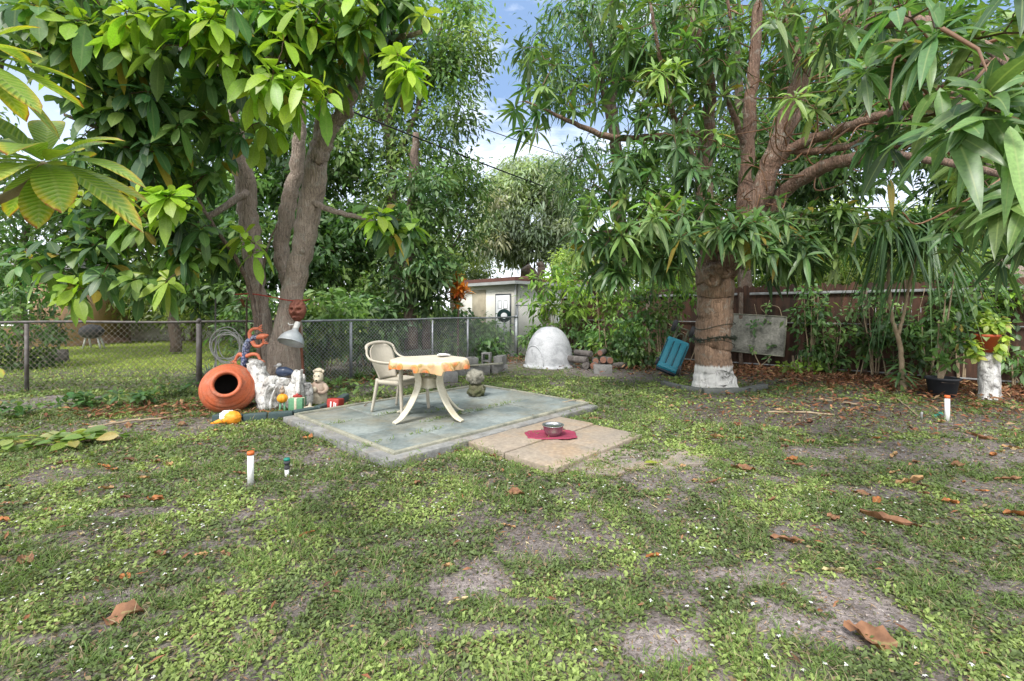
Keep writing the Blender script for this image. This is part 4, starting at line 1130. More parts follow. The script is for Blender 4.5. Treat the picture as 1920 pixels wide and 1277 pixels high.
back_tree('green_tree', 'fresh green tree behind the crown of the shade tree', 'tree',
          [[(330, 660, 14.5, .17), (322, 560, 14.5, .14), (310, 400, 14.5, .1)]],
          [(320, 420, 14.5, 150, 100, 1.5, 2), (230, 380, 14, 110, 80, 1.5, 1.2), (380, 200, 13.5, 170, 120, 1.5, 1.8)], 240, 20000, .20, .085, MD, .33)
back_tree('pale_tree', 'pale sunlit tree in the far left neighbouring yard', 'tree',
          [[(335, 640, 19, .22), (330, 560, 19, .18), (320, 480, 19, .1)], [(360, 640, 20, .12), (372, 560, 20, .1)]],
          [(300, 545, 20, 110, 55, 1.5, 2), (400, 560, 19, 80, 55, 1.5, 1.4), (200, 560, 22, 90, 50, 1.5, 1)], 200, 17000, .2, .075, YG + [(3, .14, .19, .08)], .36)
back_tree('thin_leaved_tree', 'thin dark tree with bright gaps above the peach wall', 'tree',
          [[(40, 640, 14, .15), (35, 520, 14, .12), (50, 420, 14, .08)], [(36, 500, 14, .05), (110, 470, 13.5, .04), (200, 440, 13.2, .02)]],
          [(80, 430, 14, 130, 60, 1.2, 2), (60, 520, 13.5, 100, 40, 1, 1)], 100, 4200, .2, .085, DK, .28)
back_tree('tall_hedge_tree', 'dark tall tree behind the right part of the wooden fence', 'tree',
          [[(1905, 600, 11.5, .26), (1890, 450, 11.5, .22), (1850, 250, 12, .15), (1800, 50, 12.5, .1)], [(1880, 470, 11.5, .14), (1930, 380, 11.5, .1)]],
          [(1700, 120, 12.5, 230, 150, 1.2, 3), (1850, 250, 12, 130, 140, 1.2, 2), (1560, 260, 12.5, 110, 120, 1.2, 1.6)], 260, 17000, .23, .09, DK, .32, wood=M_GBARK)
back_tree('sunlit_tree', 'yellow green tree glowing behind the right end of the wooden fence', 'tree',
          [[(1760, 600, 20, .22), (1755, 500, 20, .18), (1750, 420, 20, .1)]],
          [(1720, 460, 19, 130, 60, 1.5, 2), (1850, 430, 19, 100, 80, 1.5, 2), (1600, 470, 19, 80, 50, 1.5, 1), (1500, 430, 20, 90, 80, 1.5, 1), (1420, 525, 18, 90, 40, 1.2, 1.2), (1560, 520, 18, 100, 40, 1.2, 1.2), (1700, 520, 17, 100, 40, 1.2, 1.2), (1850, 510, 16, 100, 40, 1.2, 1.2), (1290, 530, 18, 80, 35, 1.2, .8)], 380, 36000, .23, .085, YG, .40)
back_tree('filler_tree', 'mid green tree high behind the mango crown', 'tree',
          [[(1400, 600, 16, .25), (1390, 300, 16, .2), (1380, 60, 16, .1)]],
          [(1380, 120, 16, 170, 150, 1.6, 2), (1300, 330, 16, 140, 90, 1.5, 1.5), (1450, 330, 15, 110, 90, 1.5, 1.5)], 230, 17000, .23, .085, DK + MD, .38)
back_tree('far_tree', 'dull green tree far down the street between house and sapling', 'tree',
          [[(860, 600, 40, .4), (862, 500, 40, .3)]],
          [(870, 500, 40, 50, 40, 2.5, 2), (790, 480, 38, 90, 60, 2.5, 2), (680, 500, 38, 90, 70, 2.5, 2)], 170, 17000, .36, .12, GG + YG, .55)
back_tree('corner_tree', 'leafy tree reaching over the upper left corner', 'tree',
          [[(-60, 660, 11, .2), (-40, 400, 11, .16), (-10, 150, 11, .1), (30, 0, 11, .06)]],
          [(60, 30, 10.5, 120, 70, 1, 2), (-60, 300, 10.8, 70, 110, 1, 1)], 90, 3600, .19, .085, MD, .30)


# shrubs: base pixel, depth, half size px
def shrub(name, label, cat, px, pyb, Y, rx, ry, nleaf, L, W, pal, shape='oval', seg=2, group=None, stems=4, lmat=M_BROAD, spread=.09, rY=.4, py=None, lift=.3):
    pc = py if py is not None else pyb - ry
    foot = at(px, pyb, Y); foot[2] = 0
    trunks = []
    for k in range(stems):
        q = random.uniform(-.6, .6)
        trunks.append([(px + q * rx * .25, HY + H / Y * F, Y, .016), (px + q * rx * .5, (pyb * .6 + pc * .4), Y, .013), (px + q * rx, pc, Y, .009), (px + q * rx * 1.1, pc - ry * .6, Y, .005)])
    return back_tree(name, label, cat, trunks, [(px, pc, Y, rx, ry, rY, 1)], max(10, nleaf // 22), nleaf, L, W, pal, spread, group, shape, seg, M_STICK, foot, lift, lmat, .6, .010)


GL = [(3, .065, .135, .05), (3, .10, .19, .06), (2, .16, .265, .08)]
BR = [(2, .10, .19, .04), (3, .17, .29, .05), (2, .25, .38, .06)]
shrub('dark_shrub', 'dark dense shrub behind the rusty fence beside the peach wall', 'shrub', 30, 700, 10.8, 75, 85, 2000, .15, .07, DK, rY=.7)
shrub('fatsia_shrub', 'bright lobed leaf shrub growing in front of the pale house wall', 'shrub', 1045, 660, 13.2, 55, 66, 900, .24, .075, BR, 'lance', rY=.4, spread=.15, py=560)
sh = [(1010, 655, 13.0, 40, 45, 500, GL, 'small dark shrub behind the pale dome'), (1110, 665, 12.2, 75, 60, 900, GL, 'leafy shrub behind the log pile'), (1165, 650, 11.4, 70, 65, 850, GL + BR, 'glossy shrub between log pile and teal cart'),
      (1215, 640, 10.9, 55, 55, 600, GL, 'glossy climbing shrub above the teal cart'), (1130, 560, 12.0, 60, 40, 450, BR, 'light green shrub leaning on the wooden fence top'),
      (1240, 560, 10.8, 70, 40, 520, GL + BR, 'leafy creeper along the fence top left of the mango trunk'), (1520, 600, 10.0, 26, 75, 300, GL, 'climbing creeper right of the grey board'),
      (1560, 640, 9.8, 30, 60, 240, GL, 'thin stemmed creeper with round leaves on dark boards'), (1640, 600, 9.4, 36, 60, 300, GL, 'tangled creeper left of the tall spiky plant'),
      (1880, 560, 8.5, 70, 50, 520, GL + BR, 'leafy creeper over the right end of the wooden fence'), (1800, 560, 8.7, 60, 55, 520, GL, 'bushy creeper above the black pot'), (1740, 640, 8.8, 50, 60, 380, GL, 'shady shrub behind the black pot'),
      (1900, 690, 8.0, 26, 30, 110, GL, 'small leafy plant right of the white stump'), (1500, 680, 9.9, 50, 22, 130, BR, 'low seedling below the grey board')]
for (px, py, Y, rx, ry, nl, pal, lab) in sh:
    shrub('fence_shrub', lab, 'shrub', px, max(py + ry, 690), Y, rx, ry, int(nl * 1.6), .135, .075, pal, 'obov', py=py, group='shrubs along the wooden fence', rY=.3)
bf = [(610, 600, 9.6, 60, 55, 700, MD, 'fern like green shrub behind the silver lamp'), (690, 610, 11.2, 60, 55, 800, GL, 'dark green shrub behind the plastic chair'), (840, 615, 13.4, 60, 40, 700, GL, 'broad leaved shrub beneath the orange croton'),
      (915, 630, 13.8, 45, 28, 400, GL, 'leafy shrub at the foot of the red roofed house'), (640, 545, 12.2, 80, 50, 800, MD, 'light green shrub under the airy tree'), (730, 600, 12.6, 60, 55, 700, MD, 'green shrub left of the vine clad trunk'), (480, 610, 10.4, 60, 60, 600, DK, 'shady shrub behind the lizard ornament'),
      (560, 640, 9.4, 60, 40, 500, GL, 'low bush behind the grey trunks'), (262, 625, 22.5, 40, 18, 400, YG, 'pale bush by the low white wall'), (330, 615, 22.5, 40, 22, 400, MD, 'round bush on the bright lawn'), (180, 560, 23, 80, 35, 500, MD, 'grey green bush above the low white wall'), (880, 655, 12.3, 60, 25, 500, GL, 'low plants along the silver fence foot')]
for (px, py, Y, rx, ry, nl, pal, lab) in bf:
    shrub('garden_shrub', lab, 'shrub', px, HY + H / Y * F, Y, rx, ry, int(nl * 2), .18, .08, pal, 'oval', py=py, group='shrubs beyond the chain link fence', rY=.5, spread=.14)

# croton, orange
OR = [(2, .66, .24, .04), (2, .72, .34, .06), (1, .5, .12, .04), (.3, .14, .20, .05)]
for (px, py, Y, n) in ((859, 560, 11.7, 120),):
    t = thing('croton_plant', 'orange leaved croton plant left of the red roofed house', 'plant', at(px, HY + H / Y * F, Y))
    g = MB(); nn = limb(g, [(px, HY + H / Y * F, Y, .03), (px, 600, Y, .025), (px + 2, 525, Y, .015)], 7); g.build('stem', M_DBARK, t)
    g = MB(); C = ell(px, 548, Y, 15, 32, .2, 44); A = np.tile([0, -.3, 1.], (44, 1)) + RNG.normal(0, .35, (44, 3))
    rosettes(g, C, A, (7, 10), .22, .06, pick(OR, 44), 'lance', 3, (.1, .4), (20, 80)); g.build('crown', M_BROAD, t)

# red cordyline leaves
t = thing('bromeliad_plant', 'dark red leaved plant beside the thin brown stem', 'plant', at(462, 742, 8.0) * [1, 1, 0])
g = MB(); nn = limb(g, [(462, 731, 8.0, .02), (462, 640, 8.0, .018), (463, 560, 8.0, .014)], 7); g.build('stem', M_DBARK, t)
g = MB(); C = np.array([at(463, 560, 8.0), at(470, 545, 8.0), at(458, 575, 7.9)]); rosettes(g, C, np.tile([0, -.3, 1.], (3, 1)), (8, 12), .22, .04, pick([(1, .14, .03, .025), (1, .20, .06, .04)], 3), 'lance', 4, (.1, .5), (20, 90)); g.build('crown', M_STRAP, t)


# strap leaved clumps
def strap_plant(name, label, px, py, Y, n, L, W, pal, group=None, e=(5, 75), droop=(.3, .9), stem=0, lmat=M_STRAP):
    f = at(px, py, Y); f[2] = 0
    g = MB(); az = RNG.uniform(0, 6.28, n); el = np.radians(RNG.uniform(90 - e[1], 90 - e[0], n))
    D = np.c_[np.cos(az) * np.cos(el), np.sin(az) * np.cos(el), np.sin(el)]
    P = np.tile(f + [0, 0, .01], (n, 1)) + D * [.03, .03, 0]
    leaves(g, P, D, np.c_[np.zeros(n), np.zeros(n), np.ones(n)] + RNG.normal(0, .2, (n, 3)), L * RNG.uniform(.6, 1.2, n), W, pick(pal, n), 6, 'strap', RNG.uniform(droop[0], droop[1], n), .15)
    return tag(g.build(name, lmat, origin=f), label, 'plant', group)


for (px, py, Y, lab) in ((862, 690, 11.2, 'spiky green lily clump behind the cinder blocks'), (895, 686, 11.4, 'pale lily clump right behind the cinder block wall'), (930, 684, 11.8, 'low lily clump left of the fence end post'), (672, 715, 9.0, 'lily clump at the foot of the fence behind the chair'), (708, 712, 9.2, 'lily clump behind the chair legs')):
    strap_plant('lily_plant', lab, px, py, Y, 34, .42, .04, [(2, .07, .14, .04), (2, .12, .21, .06)], 'lily clumps along the chain link fence')
for k, (px, py, Y, lab) in enumerate(((395, 735, 8.6, 'fallen grey green palm frond heap behind the clay jar'), (1012, 690, 12.3, 'dry fern tuft left of the dome'))):
    strap_plant('frond_heap', lab, px, py, Y, 200 if k == 0 else 60, .75 if k == 0 else .35, .03, [(2, .09, .13, .09), (2, .13, .17, .12), (1, .05, .08, .05)], None, (20, 88), (.2, .6))


# ground seedlings with rounded leaves on the left
def seedling(label, px, py, n, L=.1, pal=GL, spread=.2):
    f = gp(px, py); g = MB()
    C = f + np.c_[RNG.normal(0, spread, n), RNG.normal(0, spread * .6, n), RNG.uniform(.05, .2, n)]
    for c in C: tube(g, [f + [0, 0, .012], (f * [1, 1, 0] + c * [1, 1, 0]) / 2 + [0, 0, .03], c], .004, 4, (.12, .15, .06), caps=False)
    blob(g, f + [0, 0, .008], (.02, .02, .015), None, 1, 0, col=(.12, .15, .06))
    A = np.tile([0, -.2, 1.], (n, 1)) + RNG.normal(0, .3, (n, 3))
    rosettes(g, C, A, (5, 8), L, L * .52, pick(pal, n), 'obov', 4, (.1, .4), (40, 95), .08)
    return tag(g.build('seedling', M_BROAD, origin=f), label, 'plant', 'low broad leaved seedlings')


seedling('low seedling clump in front of the rusty fence', 175, 762, 16, .13)
seedling('seedling clump between the fence post and clay jar', 262, 760, 12, .12)
seedling('dark seedling clump at the left edge of the yard', 12, 785, 12, .13, DK, .22)
seedling('leafy seedling at the foot of the fence post', 330, 742, 9, .1)
seedling('green seedling patch behind the edging blocks', 640, 730, 12, .1, MD)
seedling('small seedling patch left of the plastic chair', 690, 745, 10, .09, MD)
seedling('seedling at the foot of the mango trunk', 1326, 722, 3, .06, MD, .08)

# cut leafy branches lying on the left
for k, (px, py, n, lab) in enumerate(((60, 842, 22, 'cut yellow green leafy branch lying at the left edge'), (110, 832, 24, 'cut leafy branch lying middle of the leaf pile'), (170, 828, 20, 'cut leafy branch end nearest the clay jar'))):
    f = gp(px, py); g = MB()
    tube(g, [f + [-.35, .05, .03], f + [0, 0, .05], f + [.35, -.02, .04]], .012, 6, (.14, .10, .06))
    P = f + np.c_[RNG.uniform(-.36, .36, n), RNG.normal(0, .07, n), RNG.uniform(.03, .11, n)]
    az = RNG.uniform(0, 6.28, n); el = RNG.uniform(-.15, .35, n)
    leaves(g, P, np.c_[np.cos(az) * np.cos(el), np.sin(az) * np.cos(el), np.sin(el)], np.c_[RNG.normal(0, .4, n), RNG.normal(-.3, .3, n), np.ones(n)], RNG.uniform(.15, .24, n), .095, pick([(2, .22, .31, .06), (2, .13, .22, .05), (1, .33, .38, .13), (.6, .36, .30, .10)], n), 5, 'obov', .15, .12)
    tag(g.build('cut_branch', M_BROAD, origin=f), lab, 'branch', 'cut leafy branches piled on the left')

# ---- near plant with huge veined leaves, its stem just outside the left edge
st = np.array([-2.75, 1.75, 0.])
t = thing('veined_leaf_plant', 'near plant with huge yellow green ribbed leaves at the left edge', 'plant', st)
g = MB()
c1 = at(84, 306, 1.75); c2 = at(-75, 95, 1.55); c3 = at(-60, 690, 1.7)
tube(g, spline([st, st + [.02, 0, .9], st + [.1, 0, 1.5], c2 - [.1, 0, .1], c2], 6), np.linspace(.03, .014, 25), 10)
tube(g, spline([st + [.06, 0, 1.2], st + [.35, 0, 1.62], c1 - [.12, -.02, .1], c1], 6), np.linspace(.022, .012, 19), 10)
tube(g, spline([st + [.0, 0, .8], c3 - [.1, 0, -.02], c3], 6), .012, 8)
g.build('stem', M_STICK, t)


def big_rosette(c, axis, n, L, W, seed):
    g = MB(); r = np.random.default_rng(seed)
    k = np.arange(n); az = k * 2.39996 + r.uniform(0, 6); el = np.radians(122 - 82 * (k / n) + r.normal(0, 6, n))
    A = nrm(np.array(axis, float)); B1 = nrm(np.cross([0, 1, 0], A)); B2 = np.cross(A, B1)
    perp = np.cos(az)[:, None] * B1 + np.sin(az)[:, None] * B2
    D = A * np.cos(el)[:, None] + perp * np.sin(el)[:, None]
    N = np.tile(A, (n, 1)) * .5 + [0, -.25, .7]
    col = np.array([.19, .31, .045]) * r.uniform(.75, 1.3, (n, 1)); col[::3] = col[::3] * [1.4, 1.15, .8]
    leaves(g, np.tile(c, (n, 1)) + D * .02, D, N, L * r.uniform(.7, 1.15, n), W * r.uniform(.85, 1.15, n), col, 10, 'obov', r.uniform(.15, .55, n), .10, .02)
    return g


big_rosette(c1, (.15, -.5, .85), 24, .345, .12, 3).build('leaf_rosette', M_VEIN, t)
big_rosette(c2, (.3, -.3, .9), 20, .34, .105, 8).build('leaf_rosette', M_VEIN, t)
g = MB(); leaves(g, [c3], [np.array([.9, -.1, -.12])], [np.array([0, -.3, 1.])], .15, .07, (.25, .36, .06), 8, 'obov', .1, .1); g.build('leaf', M_VEIN, t)

# ---- dracaena (tall spiky plant), schefflera in pot, pothos on the stump
f = gp(1690, 733)
t = thing('spiky_plant', 'tall spiky strap leaved plant left of the black pot', 'plant', f)
g = MB()
n1 = limb(g, [(1692, 735, f[1], .065), (1691, 690, f[1], .04), (1687, 640, f[1], .036), (1675, 605, f[1], .03), (1668, 560, f[1], .028), (1667, 500, f[1], .025), (1672, 410, f[1], .022)], 10, .12)
n2 = limb(g, [(1685, 628, f[1], .028), (1694, 590, f[1] - .05, .024), (1704, 540, f[1] - .1, .02), (1716, 490, f[1] - .15, .018), (1738, 420, f[1] - .3, .016)], 8, .12)
g.build('stem', M_STICK, t)
for (c, n, L, cols_) in ((at(1672, 415, f[1] - .1), 220, 1.2, [(2, .035, .085, .03), (2, .06, .125, .04)]), (at(1738, 425, f[1] - .3), 240, 1.2, [(2, .035, .085, .03), (2, .06, .125, .04), (1, .09, .16, .05)])):
    g = MB(); az = RNG.uniform(0, 6.28, n); el = RNG.uniform(-.5, 1.4, n)
    D = np.c_[np.cos(az) * np.cos(el), np.sin(az) * np.cos(el), np.sin(el)]
    leaves(g, np.tile(c, (n, 1)) - [0, 0, .15] * RNG.uniform(0, 1, (n, 1)), D, np.tile([0, 0, 1.], (n, 1)) + RNG.normal(0, .2, (n, 3)), L * RNG.uniform(.6, 1.15, n), .04, pick(cols_, n) * 1.3, 8, 'strap', RNG.uniform(.5, 1.5, n), .15)
    g.build('leaf_head', M_STRAP, t)
g = MB(); n = 40; az = RNG.uniform(0, 6.28, n); el = RNG.uniform(-.6, .9, n); zz_ = RNG.uniform(.12, .55, n)
D = np.c_[np.cos(az) * np.cos(el), np.sin(az) * np.cos(el), np.sin(el)]
leaves(g, f + np.c_[np.zeros((n, 2)), zz_], D, np.tile([0, -.2, 1.], (n, 1)), RNG.uniform(.2, .34, n), .05, pick(GL, n), 5, 'lance', .4, .15); g.build('lower_leaves', M_STRAP, t)

f = gp(1767, 742)
t = thing('plant_pot', 'black plastic plant pot standing on the leaf litter', 'pot', f)
g = MB(); lathe(g, [(0, .0), (.155, .0), (.165, .01), (.205, .26), (.225, .265), (.225, .30), (.205, .30), (.195, .25), (0, .24)], 28, TM(f)); g.build('pot_body', M_POT, t)
g = MB(); blob(g, f + [0, 0, .235], (.19, .19, .03), None, 3, .2, 4); g.build('soil', M_DBARK, t)
t = thing('umbrella_plant', 'glossy umbrella leaved plant growing in the black pot', 'plant', f + [0, 0, .25])
g = MB(); nd_ = []
for (dx, dy) in ((8, -150), (35, -110), (45, -60), (-5, -100), (25, -190)):
    nd_.append(limb(g, [(1760 + dx * .1, 715, f[1], .016), (1762 + dx * .5, 690 + dy * .4, f[1] - .03, .013), (1765 + dx, 700 + dy, f[1] - .08, .008)], 7))
g.build('stem', M_STICK, t)
g = MB(); C = np.r_[ell(1800, 600, f[1] - .1, 40, 70, .25, 26), ell(1790, 670, f[1] - .15, 35, 25, .15, 8)]
A = grow_twigs(g, np.concatenate(nd_), C, .008, .004, (.12, .16, .07)) + np.array([0, -.6, .7])
rosettes(g, C, A, (7, 9), .155, .055, pick([(2, .06, .13, .04), (2, .10, .20, .05), (1, .15, .26, .06)], len(C)), 'obov', 4, (.05, .35), (70, 98), .06, stem=.02); g.build('foliage', M_BROAD, t)

f = gp(1855, 746)
t = thing('tree_stump', 'whitewashed standing tree stump by the wooden fence', 'stump', f)
g = MB(); Q = spline([f + [.01, 0, -.03], f + [0, 0, .12], f + [.0, 0, .4], f + [.02, 0, .72]], 6); tube(g, Q, np.interp(np.linspace(0, 1, len(Q)), [0, .25, 1], [.17, .135, .125]), 22, rough=.14)
g.build('stump_wood', M_DRIFT, t)
ft = f + np.array([-.08, -.02, .73])
t = thing('hanging_pot', 'orange red clay pot sitting on the white stump', 'pot', ft)
g = MB(); lathe(g, [(0, 0), (.10, 0), (.16, .24), (.175, .245), (.175, .285), (.155, .285), (.15, .24), (0, .22)], 24, TM(ft)); g.build('pot_body', M_REDPOT, t)
t = thing('pothos_plant', 'yellow green trailing plant spilling from the orange red pot', 'plant', ft + [0, 0, .25])
g = MB(); C = np.r_[ell(1865, 608, f[1] - .05, 27, 22, .18, 34), ell(1875, 650, f[1] - .1, 16, 24, .12, 16), ell(1830, 655, f[1] - .1, 14, 30, .1, 10)]
nn = np.array([ft + [0, 0, .26], ft + [.1, 0, .3], ft + [.17, -.05, .1], ft + [-.1, -.14, .05]])
A = grow_twigs(g, nn, C, .006, .003, (.2, .25, .06)); A = A + np.array([0, -.7, .2])
rosettes(g, C, A, (3, 5), .10, .07, pick([(3, .33, .43, .06), (2, .22, .34, .05), (1, .45, .48, .12)], len(C)), 'oval', 4, (.2, .6), (40, 95), .1); g.build('foliage', M_BROAD, t)

# ================================================================== PATIO FURNITURE
# ---- table
TZ = .079
tc = np.array([-1.02, 5.62, TZ])
t = thing('garden_table', 'ivory plastic round garden table with four curved legs', 'table', tc)


def ribbon(g, P, wid, th, side):
    """flat curved bar: centre line P, width along side, thickness"""
    P = np.asarray(P, float); m = len(P); T = nrm(np.gradient(P, axis=0)); S = np.tile(nrm(side), (m, 1)); Nn = nrm(np.cross(T, S))
    wid = np.broadcast_to(wid, (m,))[:, None]; th = np.broadcast_to(th, (m,))[:, None]
    r = [P + S * wid / 2 + Nn * th / 2, P + S * wid / 2 * 1.0 - Nn * th / 2, P - S * wid / 2 - Nn * th / 2, P - S * wid / 2 + Nn * th / 2]
    v = np.stack(r, 1).reshape(-1, 3); f = []
    for i in range(m - 1):
        for j in range(4):
            k = (j + 1) % 4; f.append([i * 4 + j, i * 4 + k, i * 4 + 4 + k, i * 4 + 4 + j])
    f += [[3, 2, 1, 0], [m * 4 - 4, m * 4 - 3, m * 4 - 2, m * 4 - 1]]
    g.add(v, f)


for k in range(4):
    a = R([227, 330, 42, 150][k]); d = np.array([math.cos(a), math.sin(a), 0])
    P = spline([tc + d * .50 + [0, 0, .012], tc + d * .40 + [0, 0, .06], tc + d * .27 + [0, 0, .2], tc + d * .175 + [0, 0, .38], tc + d * .17 + [0, 0, .52], tc + d * .27 + [0, 0, .685]], 6)
    side = np.cross(d, [0, 0, 1]); g = MB()
    w = np.interp(np.linspace(0, 1, len(P)), [0, .2, .6, 1], [.045, .07, .085, .10])
    ribbon(g, P, w, .022, side)
    for sg in (-1, 1): tube(g, P + side * (w[:, None] / 2) * sg, .013, 6)
    g.build('leg', M_TABLE, t, smooth_=False)
g = MB(); box(g, (0, 0, .43), (.20, .20, .13), TM(tc, R(50)), .02); g.build('brace', M_TABLE, t)
g = MB(); lathe(g, [(0, .672), (.40, .672), (.455, .675), (.465, .69), (.462, .704), (.44, .71), (0, .71)], 48, TM(tc)); g.build('table_top', M_TABLE, t)
# cloth
g = MB(); n = 180; a = np.linspace(0, 2 * PI, n, endpoint=False)
fold = .5 + .5 * np.sin(a * 11 + 1.7 * np.sin(a * 3)) * .9 + .25 * np.sin(a * 23 + 2)
hang = .05 + .075 * fbm(np.cos(a) * 2.2 + 5, np.sin(a) * 2.2, 3, 3) + .04 * (np.sin(a * 4 + 1) > .2)
rings = [(.0, .0, 0), (.2, .0, 0), (.36, .0, 0), (.445, .001, 0), (.468, -.006, .15), (.478, -.3, .5), (.482, -.65, .85), (.478, -1.0, 1.0)]
V = []; colr = []; cuv = []
for (r, z, fo) in rings:
    zz_ = np.where(z < -.01, hang * z, z)
    rr_ = r + fo * (fold - .4) * .05
    wr = .004 * np.sin(a * 5 + r * 30) if r > .1 else 0
    V.append(np.c_[np.cos(a) * rr_, np.sin(a) * rr_, .7185 + zz_ + wr + 0 * a])
    b = 1.0 if z > -.1 else 1.0
    colr.append(np.tile([1, 1, 1], (n, 1)) if z > -.01 else np.tile([1.0, .72, .52], (n, 1)))
    cuv.append(np.tile([0. if z > -.003 else 1., .2], (n, 1)))
V = np.concatenate(V) + tc; f = []
for i in range(len(rings) - 1):
    for j in range(n):
        k = (j + 1) % n; f.append([i * n + j, i * n + k, (i + 1) * n + k, (i + 1) * n + j])
g.add(V, f, np.concatenate(colr), np.concatenate(cuv))
o = g.build('tablecloth', M_CLOTH, origin=tc + [0, 0, .72]); tag(o, 'faded orange floral tablecloth with crumpled edge on the garden table', 'tablecloth')
g = MB(); q = tc + np.array([.13, .25, .735])
for k in range(3): blob(g, q + RNG.normal(0, .035, 3) * [1, 1, .1] + [0, 0, .008 * k], (.07, .045, .016), None, 3, .5, 3)
tag(g.build('crumpled_paper', M_WHITE, origin=q), 'crumpled whitish paper lying on the floral tablecloth', 'paper')

# ---- monobloc chair
cc = np.array([-1.47, 6.0, TZ]); ca = R(-27)
MC = TM(cc, ca)
t = thing('plastic_chair', 'beige plastic armchair pulled up to the garden table', 'chair', cc)


def W_(p): return (np.array(MC) @ np.r_[p, 1])[:3]


g = MB()
nu, nv = 13, 13; V = []
for i in range(nu):
    u = i / (nu - 1)
    for j in range(nv):
        v = j / (nv - 1) * 2 - 1
        wdt = .235 - .02 * (1 - u)
        z = .43 - .018 * (1 - v * v) * math.sin(PI * min(u * 1.05, 1)) - .02 * (1 - u) - (.045 * max(0, (u - .86) / .14) ** 2)
        V.append((-.2 + .44 * u, v * wdt, z))
V = np.array(V); m = len(V); f = []
for i in range(nu - 1):
    for j in range(nv - 1):
        b = i * nv + j; f += [[b, b + 1, b + nv + 1, b + nv], [b + m, b + nv + m, b + nv + 1 + m, b + 1 + m]]
edge = [j for j in range(nv)] + [i * nv + nv - 1 for i in range(1, nu)] + [(nu - 1) * nv + j for j in range(nv - 2, -1, -1)] + [i * nv for i in range(nu - 2, 0, -1)]
for k in range(len(edge)):
    a_, b_ = edge[k], edge[(k + 1) % len(edge)]; f.append([a_, a_ + m, b_ + m, b_])
g.add(np.r_[V, V - [0, 0, .02]], f, M=MC)
for sg in (-1, 1): ribbon(g, [W_((x, sg * .228, .395)) for x in np.linspace(-.2, .22, 5)], .055, .012, (0, 0, 1.))
ribbon(g, [W_((.232, y, .39)) for y in np.linspace(-.22, .22, 5)], .05, .012, (0, 0, 1.))
g.build('seat', M_CHAIR, t)
g = MB(); V = []; nu, nv = 16, 15
for i in range(nu):
    u = i / (nu - 1); z = .41 + .46 * u
    hw = .165 + .055 * smooth(0, .6, u)
    if u > .72: hw *= math.sqrt(max(1 - ((u - .72) / .30) ** 2 * .75, .02))
    for j in range(nv):
        v = j / (nv - 1) * 2 - 1
        V.append((-.195 - .15 * u - .05 * (1 - v * v), v * hw, z - (.02 * v * v * u)))
V = np.array(V); m = len(V); f = []
for i in range(nu - 1):
    for j in range(nv - 1):
        b = i * nv + j; f += [[b, b + nv, b + nv + 1, b + 1], [b + m, b + 1 + m, b + nv + 1 + m, b + nv + m]]
edge = [j for j in range(nv)] + [i * nv + nv - 1 for i in range(1, nu)] + [(nu - 1) * nv + j for j in range(nv - 2, -1, -1)] + [i * nv for i in range(nu - 2, 0, -1)]
for k in range(len(edge)):
    a_, b_ = edge[k], edge[(k + 1) % len(edge)]; f.append([a_, b_, b_ + m, a_ + m])
g.add(np.r_[V, V + [-.014, 0, 0]], f, M=MC); g.build('backrest', M_CHAIR, t)
g = MB()
P = []
for q in np.linspace(-1, 1, 25):
    a = q * PI * .5
    P.append(W_((-.355 - .035 * math.cos(a) + .02 * abs(q) ** 3, math.sin(a) * .255, .80 + .085 * math.cos(a) ** .8 if abs(q) < 1 else .80)))
tube(g, P, .022, 8, flat=(1.0, .8)); g.build('back_rim', M_CHAIR, t)
for sg in (-1, 1):
    g = MB()
    P = spline([W_((-.335, sg * .255, .80)), W_((-.31, sg * .272, .73)), W_((-.23, sg * .285, .675)), W_((-.08, sg * .29, .652)), W_((.1, sg * .288, .645)), W_((.2, sg * .28, .63)), W_((.245, sg * .27, .585))], 6)
    tube(g, P, .030, 8, flat=(1.0, .5)); g.build('armrest', M_CHAIR, t)
    g = MB()
    P = spline([W_((.245, sg * .268, .60)), W_((.235, sg * .258, .45)), W_((.245, sg * .262, .2)), W_((.26, sg * .268, 0.0))], 5)
    tube(g, P, np.linspace(.036, .026, len(P)), 10, flat=(1.1, .75)); g.build('leg', M_CHAIR, t)
    g = MB()
    P = spline([W_((-.19, sg * .205, .43)), W_((-.22, sg * .22, .25)), W_((-.27, sg * .235, 0.0))], 6)
    tube(g, P, np.linspace(.038, .022, len(P)), 10, flat=(1.1, .75)); g.build('leg', M_CHAIR, t)

# ---- mat and bowl
q = gp(1033, 817, .05); q[2] = .057
g = MB(); n = 64; a = np.linspace(0, 2 * PI, n, endpoint=False)
sx = np.sign(np.cos(a)) * np.abs(np.cos(a)) ** .5 * .27; sy = np.sign(np.sin(a)) * np.abs(np.sin(a)) ** .5 * .165
wv = 1 + .035 * np.sin(a * 9)
V = np.r_[np.c_[sx * wv, sy * wv, 0 * a], np.c_[sx * wv, sy * wv, 0 * a + .012], np.c_[sx * wv * .95, sy * wv * .93, 0 * a + .016], np.c_[sx * wv * .90, sy * wv * .88, 0 * a + .009], np.c_[sx * .0, sy * .0, 0 * a + .009]]
f = []
for i in range(4):
    for j in range(n): k = (j + 1) % n; f.append([i * n + j, i * n + k, (i + 1) * n + k, (i + 1) * n + j])
g.add(V, f, M=TM(q, R(4))); tag(g.build('feeding_mat', M_PINK, origin=q), 'crimson wavy edged rubber mat lying on the pinkish paving', 'mat')
qb = gp(1037, 817, .06); qb[2] = .068
t = thing('steel_bowl', 'shiny steel pet bowl standing on the crimson mat', 'bowl', qb)
g = MB(); lathe(g, [(0, .004), (.062, .0), (.07, .004), (.098, .05), (.11, .105), (.118, .108), (.117, .112), (.106, .108), (.092, .05), (.06, .012), (0, .01)], 36, TM(qb)); g.build('bowl_shell', M_STEEL, t)
